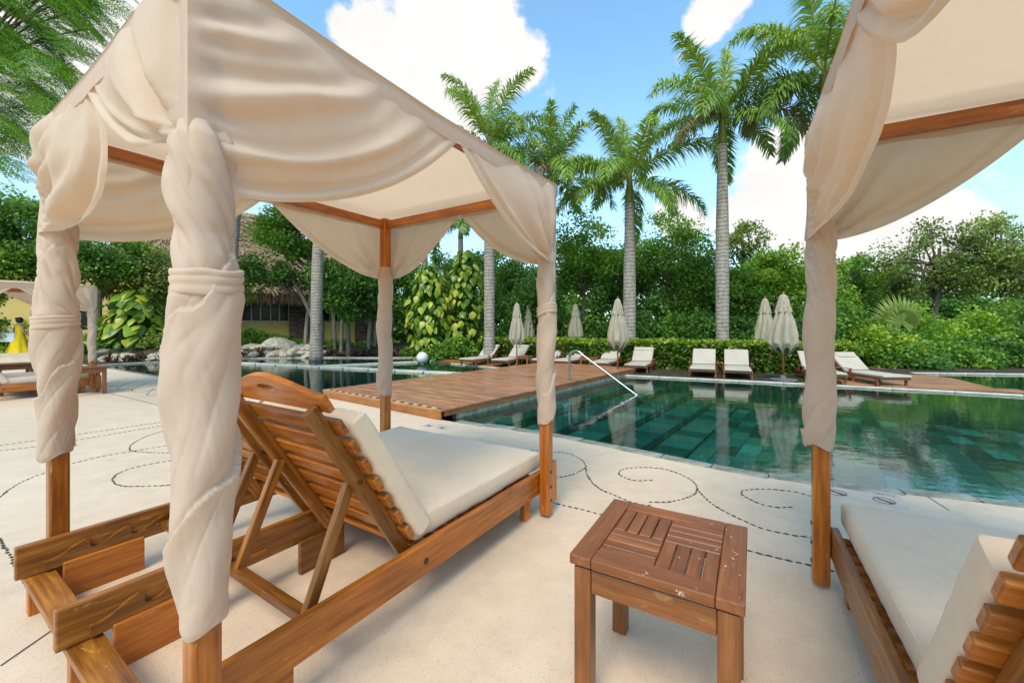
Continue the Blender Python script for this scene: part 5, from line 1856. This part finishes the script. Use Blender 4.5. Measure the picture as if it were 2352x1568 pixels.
# boulders round the left pool
rock_me = []
for k in range(5):
    bm = bmesh.new(); bmesh.ops.create_icosphere(bm, subdivisions=3, radius=1)
    for v in bm.verts:
        p = v.co.copy(); c = p * (1 + .32 * mnoise.noise(p * 1.2 + Vector((k * 9, 0, 0))) + .12 * mnoise.noise(p * 3.1 + Vector((k * 5, 2, 0))))
        # cleave flat faces
        for j in range(5):
            nrm = Vector((math.sin(j * 2.1 + k), math.cos(j * 1.7 + k * 2), math.sin(j * 3.3 + k * .7))).normalized()
            e = c.dot(nrm) - .72
            if e > 0: c -= nrm * e * .85
        v.co = c * Vector((1, .75, .62))
    me = bpy.data.meshes.new('boulder'); bm.to_mesh(me); bm.free(); me.materials.append(MAT['rock']); rock_me.append(me)
rs = random.Random(8)
def rocks(rows, label, group):
    for rname, spots in rows:
        for k, (px, py, s, dz) in enumerate(sorted(spots)):
            q = G(px, py); o = obj('boulder', rock_me[rs.randrange(5)], None, (q.x, q.y + .25, dz + s * .25))
            o.rotation_euler = (rs.uniform(-.3, .3), rs.uniform(-.3, .3), rs.uniform(0, 6)); o.scale = (s * rs.uniform(.9, 1.4), s, s * rs.uniform(.7, 1.0))
            tag(o, '%s, %s row, %s from the left' % (label, rname, ORD[k]), 'boulder', group)
RN = ('bottom', 'middle', 'top')
rocks([(RN[row], [(px + rs.uniform(-5, 5), 829 - row * 5 + rs.uniform(-1, 1), rs.uniform(.26, .42), row * .20) for px in range(232, 392, 17)]) for row in range(3)], 'pale boulder heaped behind the left pool rim', 'limestone boulders left')
rocks([(('front', 'back')[row], [(px + rs.uniform(-5, 5), 819.5 - row * 3 + rs.uniform(-1, 1), rs.uniform(.28, .5), row * .22) for px in range(520, 730, 21)]) for row in range(2)], 'pale boulder below the yellow green shrubs', 'limestone boulders by the shrubs')
big_r = G(625, 817); o = obj('boulder', rock_me[1], None, (big_r.x, big_r.y + .5, .4)); o.scale = (.95, .7, .75); tag(o, 'largest pale boulder, below the yellow green shrub', 'boulder', 'limestone boulders by the shrubs')

# slim grey trunks before the building
for px, y, zt, lab, ln in ((700, 19.0, 3.2, 'leaning grey trunk left of the pale palm', .35), (770, 19.4, 2.6, 'thin mottled sapling trunk right of the pale palm', -.15), (783, 19.2, 3.0, 'mottled bent trunk right of the pale palm', .2), (845, 19.4, 3.0, 'forked grey trunk under the dark tree', .35), (862, 19.8, 2.8, 'second grey trunk under the dark tree', .1)):
    e = empty('slim_tree', (px_x(px, y), y, 0), 0, lab, 'tree')
    V, Fc = tube(spline([Vector((0, 0, -.05)), Vector((ln * .3, 0, zt * .5)), Vector((ln, 0, zt))], .3), .09, 8); mobj('trunk', V, Fc, 'palm_trunk', e, True)
    r2 = np.random.default_rng(int(px)); c = np.array([[ln + r2.normal() * .4, r2.normal() * .3, zt + r2.uniform(-.1, .7), .4] for _ in range(9)])
    pts, idx = clump_cloud(r2, c, 90, 1); obj('crown', quads_np('crown', leaf_quads(pts, .13, r2), 'leaf_dark', r2.random(len(pts))), e)

# fan palm at the right
fp = empty('fan_palm', (px_x(2060, 15.2), 15.2, 0), 0, 'blue green fan palm leaf standing above the creeper mounds', 'palm')
rs = random.Random(4)
for k, (az, el, sc_) in enumerate(((0, 4, 1.35), (25, 30, 1.1), (-30, 25, 1.1), (55, -10, .95), (-60, 10, .95))):
    Q, rn = [], []
    for j in range(26):
        a = R(-78 + 156 * j / 25); L_ = .85 * (1 - .12 * abs(math.sin(a)))
        d = Vector((math.cos(a), math.sin(a), .05 * (j % 2))); s = Vector((-math.sin(a), math.cos(a), 0))
        m = d * L_ * .62; t = d * L_ + Vector((0, 0, -.12))
        Q += [[(0, 0, 0), tuple(m + s * .04), tuple(m - s * .04), (0, 0, 0.0005)], [tuple(m + s * .04), tuple(t), tuple(t + s * .002), tuple(m - s * .04)]]; v = .5 + .4 * rs.random(); rn += [v, v]
    o = obj('fan_leaf', quads_np('fan_leaf', np.array(Q), 'leaf_olive', rn), fp, (0, -.05 * k, 1.45))
    o.matrix_local = Matrix.Translation((0, -.06 * k, 1.45)) @ Matrix.Rotation(R(az), 4, 'Y') @ Matrix.Rotation(R(el), 4, 'X') @ Matrix(((0, 1, 0, 0), (0, 0, -1, 0), (1, 0, 0, 0), (0, 0, 0, 1))) @ Matrix.Scale(sc_, 4)
V, Fc = tube([Vector((0, 0, -.05)), Vector((.05, 0, .8)), Vector((0, 0, 1.5))], [.12, .1, .08], 8); mobj('trunk', V, Fc, 'bark', fp, True)

# ---------------------------------------------------------------- feathery tree at the upper left
def feather_leaf(seed, L=.62, np_=10):
    rs = np.random.default_rng(seed); Q, rn = [], []
    for i in range(np_):
        s = (i + .8) / (np_ + .3)
        base = np.array([s * L, 0, -.22 * L * s * s])
        pl = .20 * math.sin(math.pi * (s * .8 + .17)) + .04
        for sg in (-1, 1):
            ang = R(62 - 22 * s) * sg
            d = np.array([math.cos(ang), math.sin(ang), -.18 + rs.normal() * .06]); d /= np.linalg.norm(d)
            nl = 8
            up = np.array([0, 0, 1.0]); side = np.cross(up, d); side /= np.linalg.norm(side)
            tv = .35 + .5 * rs.random()
            for k in range(nl):
                q = (k + .6) / nl; c = base + d * pl * q + np.array([0, 0, -.05 * pl * q * q * 2])
                ll = .026 * math.sin(math.pi * (q * .85 + .1)) + .008; w = pl / nl * .46
                for g in (-1, 1):
                    e = side * g * ll + d * ll * .45 + np.array([0, 0, rs.normal() * .004])
                    Q.append([c - d * w * .6, c + e * .5 - d * w, c + e, c + e * .5 + d * w]); rn.append(np.clip(tv + rs.normal() * .1, 0, 1))
    for i in range(6):
        a = np.array([i / 6 * L, 0, -.22 * L * (i / 6) ** 2]); b = np.array([(i + 1) / 6 * L, 0, -.22 * L * ((i + 1) / 6) ** 2]); s = np.array([0, .003, 0])
        Q.append([a - s, b - s, b + s, a + s]); rn.append(.8)
    return quads_np('feather_leaf', np.array(Q), 'leaf_feather', rn)
FL = [feather_leaf(k) for k in range(4)]
ft = empty('feathery_tree', (-11.2, 7.2, 0), 0, 'feathery leaved tree overhanging from the upper left corner', 'tree')
rs = random.Random(17)
loc0 = Vector((-11.2, 7.2, 0))
limb_pts = []
V, Fc = tube(spline([Vector((0, 0, -.1)), Vector((.2, 0, 2)), Vector((.7, .1, 4.2)), Vector((1.2, .2, 6.0))], .4), .22, 10); mobj('trunk', V, Fc, 'bark', ft, True)
cnt = 0
lim_x = lambda py: np.interp(py, [-250, 0, 60, 120, 190, 260, 330, 400, 440], [330, 285, 275, 230, 205, 150, 105, 40, 10])
twigs = []
while cnt < 290:
    py = rs.uniform(-190, 400); px = rs.uniform(-210, 290)
    if px > lim_x(py) - rs.random() ** 2 * 40 - 52: continue
    if py > 230 and rs.random() < .35: continue
    y = rs.uniform(5.2, 7.6)
    p = P(px, py, y) - loc0
    o = obj('feather_leaf', FL[rs.randrange(4)], ft, p)
    o.rotation_euler = (rs.uniform(-.5, .5), rs.uniform(.05, .75), rs.uniform(-.75, .55)); s = rs.uniform(.95, 1.4); o.scale = (s, s, s)
    cnt += 1
    if cnt % 6 == 0: twigs.append(p)
extra = []; er = []
base = [(np.array([v.co[:] for v in me.vertices]).reshape(-1, 4, 3), np.array([a.value for a in me.attributes['rnd'].data])[::4]) for me in FL]
k = 0
while k < 260:
    py = rs.uniform(-190, 330); px = rs.uniform(-210, 240)
    if px > lim_x(py) - 75 - rs.random() * 30: continue
    p = P(px, py, rs.uniform(6.2, 8.4)) - loc0
    M = Matrix.LocRotScale(p, Matrix.Rotation(rs.uniform(-.9, .7), 3, 'Z') @ Matrix.Rotation(rs.uniform(.05, .8), 3, 'Y') @ Matrix.Rotation(rs.uniform(-.5, .5), 3, 'X'), Vector((1.25,) * 3))
    q, v = base[rs.randrange(4)]; Mn = np.array(M)
    extra.append(q @ Mn[:3, :3].T + Mn[:3, 3]); er.append(v); k += 1
o = obj('inner_foliage', quads_np('inner_foliage', np.concatenate(extra), 'leaf_feather', np.concatenate(er)), ft); o['kind'] = 'stuff'
parts = []
for p in twigs:
    s = Vector((.9, .15, 4.9)) if p.z > 3.6 else Vector((.6, .1, 3.9))
    mid = s.lerp(p, .55) + Vector((0, 0, .45))
    parts.append(tube(spline([s, mid, p], .4), .014, 5))
V, Fc = merge(*parts); mobj('branches', V, Fc, 'bark', ft, True)

# ================================================================== BUILDINGS, PERSON, STEPS
rs = np.random.default_rng(5)
WL, WR = Vector((px_x(455, 21.0), 21.0, 0)), Vector((px_x(885, 26.0), 26.0, 0))
wd = (WR - WL).normalized(); wlen = (WR - WL).length
bld = empty('thatched_building', WL, math.atan2(wd.y, wd.x), 'yellow garden building with thatched roof, stone piers and dark windows', 'building')
def wx(px):
    """distance along the front for a picture column"""
    k = (px - CX) / F
    return (k * WL.y - WL.x) / (wd.x - k * wd.y)
SILL, EAV = 1.62, 3.25
cols = [(664, 737), (815, 872)]
spans = [(455, 664), (737, 815)]
def bx(name, x0, x1, y0, y1, z0, z1, mat, parent): return mobj(name, *boxvf((x0, y0, z0), (x1, y1, z1)), mat, parent)
for a, b in spans:
    bx('wall', wx(a), wx(b), 0, .3, -.1, SILL, 'yellow_wall', bld)
    bx('lintel', wx(a), wx(b), .02, .3, EAV - .1, EAV + .4, 'yellow_wall', bld)
    win = bx('window', wx(a) + .01, wx(b) - .01, .14, .18, SILL + .02, EAV - .11, 'dark_glass', bld)
    n = 9 if b - a > 120 else 4
    for k in range(n + 1):
        x = wx(a) + .02 + (wx(b) - wx(a) - .04) * (k / n + (.06 / n if k % 2 and 0 < k < n else 0))
        bx('mullion', x - .025, x + .025, .09, .139, SILL + .02, EAV - .11, 'frame_metal', win)
    bx('sill', wx(a) + .005, wx(b) - .005, -.06, .138, SILL + .003, SILL + .05, 'frame_metal', win)
for a, b in cols:
    p = bx('stone_pier', wx(a), wx(b), -.18, .4, -.1, EAV + .3, 'soil', bld)
    Q, rn = [], []
    z = 0.0
    while z < EAV + .2:
        h = rs.uniform(.035, .06); x = wx(a) + .01
        while x < wx(b) - .05:
            l = min(rs.uniform(.14, .36), wx(b) - .01 - x); yy = -.2 - rs.uniform(0, .03)
            Q.append([(x, yy, z), (x + l - .006, yy, z), (x + l - .006, yy, z + h - .006), (x, yy, z + h - .006)]); rn.append(rs.random()); x += l
        z += h
    o = obj('stone_strips', quads_np('stone_strips', np.array(Q), 'stone_strip', rn), p); o['kind'] = 'stuff'
# thatch: hipped roof from overlapping bundles of straw
x0, x1 = wx(430), wx(900)
ez, ry_, rz_ = 3.05, 3.6, 8.3
ridge0, ridge1 = x0 - 2.0, wx(600)
roof_core = [(x0 - 3, -.9, ez + .25), (x1, -.9, ez + .25), (ridge1, ry_, rz_ - .1), (x0 - 3, ry_, rz_ - .1), (x1, ry_ + 4.5, ez + .25), (x0 - 3, ry_ + 4.5, ez + .25)]
rc = mobj('roof', roof_core, [(0, 1, 2, 3), (1, 4, 2), (4, 5, 3, 2)], 'soil', bld)
def straw(n, A, B, C, D, seed, length=.55, w=.03, lift=.10):
    """strips on the patch A-B (eaves) to D-C (ridge)"""
    r = np.random.default_rng(seed)
    u, v = r.random(n), r.random(n)
    A, B, C, D = map(np.array, (A, B, C, D))
    p = (A + (B - A) * u[:, None]) * (1 - v[:, None]) + (D + (C - D) * u[:, None]) * v[:, None]
    up = ((D + (C - D) * u[:, None]) - (A + (B - A) * u[:, None])); up = unit(up)
    nr = unit(np.cross(B - A, D - A))
    if nr[2] < 0: nr = -nr
    d = unit(-up + r.normal(size=(n, 3)) * .16 + nr * .10)
    s = unit(np.cross(d, np.broadcast_to(nr, (n, 3))))
    l = length * r.uniform(.6, 1.2, n)[:, None]; ww = w * r.uniform(.6, 1.6, n)[:, None]
    p = p + nr * (r.random(n) * lift)[:, None]
    row = np.floor(v * 24) % 2 * .12
    return np.stack([p - s * ww, p + s * ww, p + d * l + s * ww * .4, p + d * l - s * ww * .4], 1), np.clip(.35 + row + r.random(n) * .6 - .1, 0, 1)
q1, r1 = straw(15000, (x0 - 3, -.95, ez + .28), (x1, -.95, ez + .28), (ridge1, ry_, rz_), (x0 - 3, ry_, rz_), 1)
q2, r2 = straw(4000, (x1, -.9, ez + .28), (x1, ry_ + 4.5, ez + .28), (ridge1, ry_, rz_), (ridge1, ry_, rz_), 2)
o = obj('thatch', quads_np('thatch', np.concatenate([q1, q2]), 'thatch', np.concatenate([r1, r2])), rc); o['kind'] = 'stuff'
n = 7000
u = rs.random(n); X = x0 - 3 + u * (x1 - x0 + 3); Y = -.9 + rs.uniform(-.14, .22, n); Z = ez + .38 + rs.uniform(-.12, .12, n)
l = rs.uniform(.45, .95, n); w = rs.uniform(.008, .022, n)
p = np.stack([X, Y, Z], 1); s = np.stack([np.cos(rs.random(n) * .8), np.sin(rs.random(n) * .8), np.zeros(n)], 1)
d = unit(np.stack([rs.normal(size=n) * .1, -.12 + rs.normal(size=n) * .1, -np.ones(n)], 1))
o = obj('eaves_fringe', quads_np('eaves_fringe', np.stack([p - s * w[:, None], p + s * w[:, None], p + d * l[:, None] + s * w[:, None] * .3, p + d * l[:, None] - s * w[:, None] * .3], 1), 'thatch', np.clip(.1 + rs.random(n) * .55, 0, 1)), rc); o['kind'] = 'stuff'
# second low wing to the right, seen between trunks
wing = empty('garden_wing', (px_x(880, 26.5), 26.5, 0), math.atan2(wd.y, wd.x), 'brown stone clad wing with yellow base behind the far daybed post', 'building')
bx('wall', 0, 3.4, 0, .4, -.1, 2.4, 'cream_wall', wing); bx('stone_face', .6, 3.3, -.06, -.002, .45, 2.38, 'soil', wing); bx('roof', -.2, 3.6, -.3, 2.0, 2.403, 2.7, 'soil', wing)
bx('doorway', 1.2, 1.9, -.10, -.062, .46, 2.1, 'dark_glass', wing)
# plain yellow building at the left
yb = empty('yellow_building', (px_x(-330, 23.0), 23.0, 0), R(4), 'plain mustard yellow building behind the trees at the far left', 'building')
bx('wall', 0, 14.4, 0, 6, -.1, 4.6, 'yellow_wall', yb); bx('parapet', -.1, 14.5, -.08, 6.1, 4.603, 4.85, 'cream_wall', yb)
v_ = bx('vent', 9.1, 9.6, -.04, -.003, 1.95, 2.35, 'frame_metal', yb)
for k in range(4): bx('vent_slat', 9.13, 9.57, -.075, -.043, 1.98 + k * .09, 2.02 + k * .09, 'dark_metal', v_)
bx('window', 11.2, 12.3, -.03, -.003, 1.2, 2.6, 'dark_glass', yb)

# stone steps with rail and the woman
sp = G(52, 829)
st = empty('garden_steps', (sp.x, sp.y, 0), R(12), 'pale stone garden steps behind the distant daybed', 'steps')
for k in range(3): bx('step', -1.1, 1.1, k * .34 + .0, 1.6, k * .15 + .001 * k, k * .15 + .149, 'step_stone', st)
rp_ = G(88, 826)
V, Fc = tube([Vector((0, 0, 0)), Vector((0, 0, .9)), Vector((-.03, .02, .99)), Vector((-.12, .08, 1.03)), Vector((-.7, .7, 1.25))], .025, 10)
o = mobj('stair_rail', V, Fc, 'steel', None, True); o.location = rp_; tag(o, 'white steel stair rail beside the woman in yellow', 'handrail')

def skin_body(name, verts, edges, radii, mat, parent, sub=1):
    me = bpy.data.meshes.new(name); me.from_pydata(verts, edges, []); o = obj(name, me, parent)
    o.modifiers.new('skin', 'SKIN'); 
    for v, r in zip(me.skin_vertices[0].data, radii): v.radius = r if hasattr(r, '__len__') else (r, r)
    me.skin_vertices[0].data[0].use_root = True
    s = o.modifiers.new('sub', 'SUBSURF'); s.levels = s.render_levels = sub
    dg = bpy.context.evaluated_depsgraph_get()
    m2 = bpy.data.meshes.new_from_object(o.evaluated_get(dg)); o.modifiers.clear(); o.data = m2; m2.name = name
    m2.materials.clear(); m2.materials.append(MAT[mat]); smooth_all(m2)
    return o
pp = G(45, 826)
per = empty('person', (pp.x, pp.y + .0, .0), R(-12), 'woman in a long yellow dress carrying a white bag, seen from behind', 'person')
# body, facing away (+y), one foot stepping
vb = [(0, 0, .92), (0, 0, 1.08), (0, .01, 1.28), (0, .01, 1.40), (0, .02, 1.47), (0, .03, 1.56), (0, .03, 1.64),          # 0-6 pelvis..head
      (.09, 0, .86), (.10, .03, .48), (.09, -.02, .09), (.09, .10, .035),                                                  # 7-10 right leg
      (-.09, 0, .86), (-.12, -.12, .50), (-.13, -.30, .16), (-.13, -.20, .06),                                             # 11-14 left leg
      (.17, .0, 1.36), (.25, -.02, 1.12), (.32, .14, .96), (.34, .20, .90),                                                # 15-18 right arm to the rail
      (-.17, .0, 1.36), (-.25, -.04, 1.12), (-.24, .06, .92), (-.24, .09, .84)]                                            # 19-22 left arm
eb = [(0, 1), (1, 2), (2, 3), (3, 4), (4, 5), (5, 6), (0, 7), (7, 8), (8, 9), (9, 10), (0, 11), (11, 12), (12, 13), (13, 14), (3, 15), (15, 16), (16, 17), (17, 18), (3, 19), (19, 20), (20, 21), (21, 22)]
rb = [(.14, .11), (.12, .09), (.14, .10), (.13, .08), .05, .085, .07, .09, .058, .04, .035, .09, .058, .04, .035, .055, .042, .032, .028, .055, .042, .032, .028]
skin_body('body', vb, eb, rb, 'skin', per, 2)
# five fingers on each hand
for hx_, hy_, hz_ in ((.345, .22, .88), (-.24, .10, .82)):
    parts = []
    for f_ in range(4):
        parts.append(tube([Vector((hx_ - .03 + f_ * .02, hy_, hz_)), Vector((hx_ - .03 + f_ * .02, hy_ + .03, hz_ - .03)), Vector((hx_ - .03 + f_ * .02, hy_ + .02, hz_ - .06 + .006 * abs(f_ - 1))) ], [.009, .009, .006], 6))
    parts.append(tube([Vector((hx_ - .035, hy_ - .01, hz_ + .01)), Vector((hx_ - .055, hy_ + .015, hz_ - .015)), Vector((hx_ - .05, hy_ + .03, hz_ - .035))], [.010, .009, .007], 6))
    mobj('fingers', *merge(*parts), 'skin', per, True)
NT = 48; V, Fc = [], []
prof = [(1.395, .125, .085), (1.34, .150, .105), (1.2, .150, .115), (1.05, .150, .12), (.98, .175, .14), (.8, .23, .20), (.6, .29, .26), (.42, .345, .31), (.40, .36, .325), (.27, .43, .38), (.25, .43, .38)]
for j, (z, a, b) in enumerate(prof):
    for i in range(NT):
        t = 2 * math.pi * i / NT; f = 1 + (.07 * math.sin(9 * t + .6) + .04 * math.sin(5 * t)) * max(0, (1.0 - z)) * 1.3
        V.append((a * f * math.cos(t) + (.05 * (1 - z) if z < 1 else 0), b * f * math.sin(t) - .04 * max(0, 1 - z), z))
for j in range(len(prof) - 1):
    for i in range(NT): k = (i + 1) % NT; Fc.append((j * NT + i, j * NT + k, (j + 1) * NT + k, (j + 1) * NT + i))
mobj('dress', V, Fc, 'yellow_dress', per, True)
for s in (-1, 1): mobj('dress_strap', *tube([Vector((s * .09, -.085, 1.37)), Vector((s * .10, -.03, 1.45)), Vector((s * .09, .07, 1.40))], .016, 6), 'yellow_dress', per, True)
bm = bmesh.new(); bmesh.ops.create_uvsphere(bm, u_segments=20, v_segments=14, radius=.105)
for v in bm.verts: v.co = Vector((v.co.x * .92, v.co.y * 1.05 + (-.015 if v.co.z < 0 else 0), v.co.z * 1.15))
me = bpy.data.meshes.new('hair'); bm.to_mesh(me); bm.free(); me.materials.append(MAT['hair']); smooth_all(me); o = obj('hair', me, per, (0, .005, 1.60))
bm = bmesh.new(); bmesh.ops.create_uvsphere(bm, u_segments=10, v_segments=8, radius=.045); me = bpy.data.meshes.new('hair_bun'); bm.to_mesh(me); bm.free(); me.materials.append(MAT['hair']); smooth_all(me); obj('hair_bun', me, o, (0, -.10, .06))
for x_, y_, z_ in ((.09, .04, .02), (-.13, -.24, .055)):
    V, Fc = boxvf((x_ - .045, y_ - .12, z_ - .02), (x_ + .045, y_ + .13, z_ - .002)); mobj('sandal', V, Fc, 'dark_metal', per)
bag = empty('tote_bag', (pp.x - .27, pp.y - .16, .72), R(8), 'bulging white tote bag on the arm of the woman in yellow', 'bag')
bm = bmesh.new(); bmesh.ops.create_cube(bm, size=1); bmesh.ops.subdivide_edges(bm, edges=list(bm.edges), cuts=6, use_grid_fill=True)
for v in bm.verts:
    c = v.co; k = 1 - .25 * (c.z + .5) * abs(c.y) * 2
    v.co = Vector((c.x * .62 * (1 - .12 * (c.z + .5)), c.y * .24 * (1 - .35 * (c.z + .5)) * (1 - .5 * abs(c.x)), c.z * .36)) + Vector((0, 0, .03 * mnoise.noise(c * 4)))
me = bpy.data.meshes.new('bag_body'); bm.to_mesh(me); bm.free(); me.materials.append(MAT['white_bag']); smooth_all(me); obj('bag_body', me, bag, (0, 0, .18))
for y_ in (-.05, .05): mobj('handle', *tube([Vector((-.16, y_, .34)), Vector((-.10, y_, .55)), Vector((.08, y_, .55)), Vector((.16, y_, .34))], .012, 6), 'white_bag', bag, True)
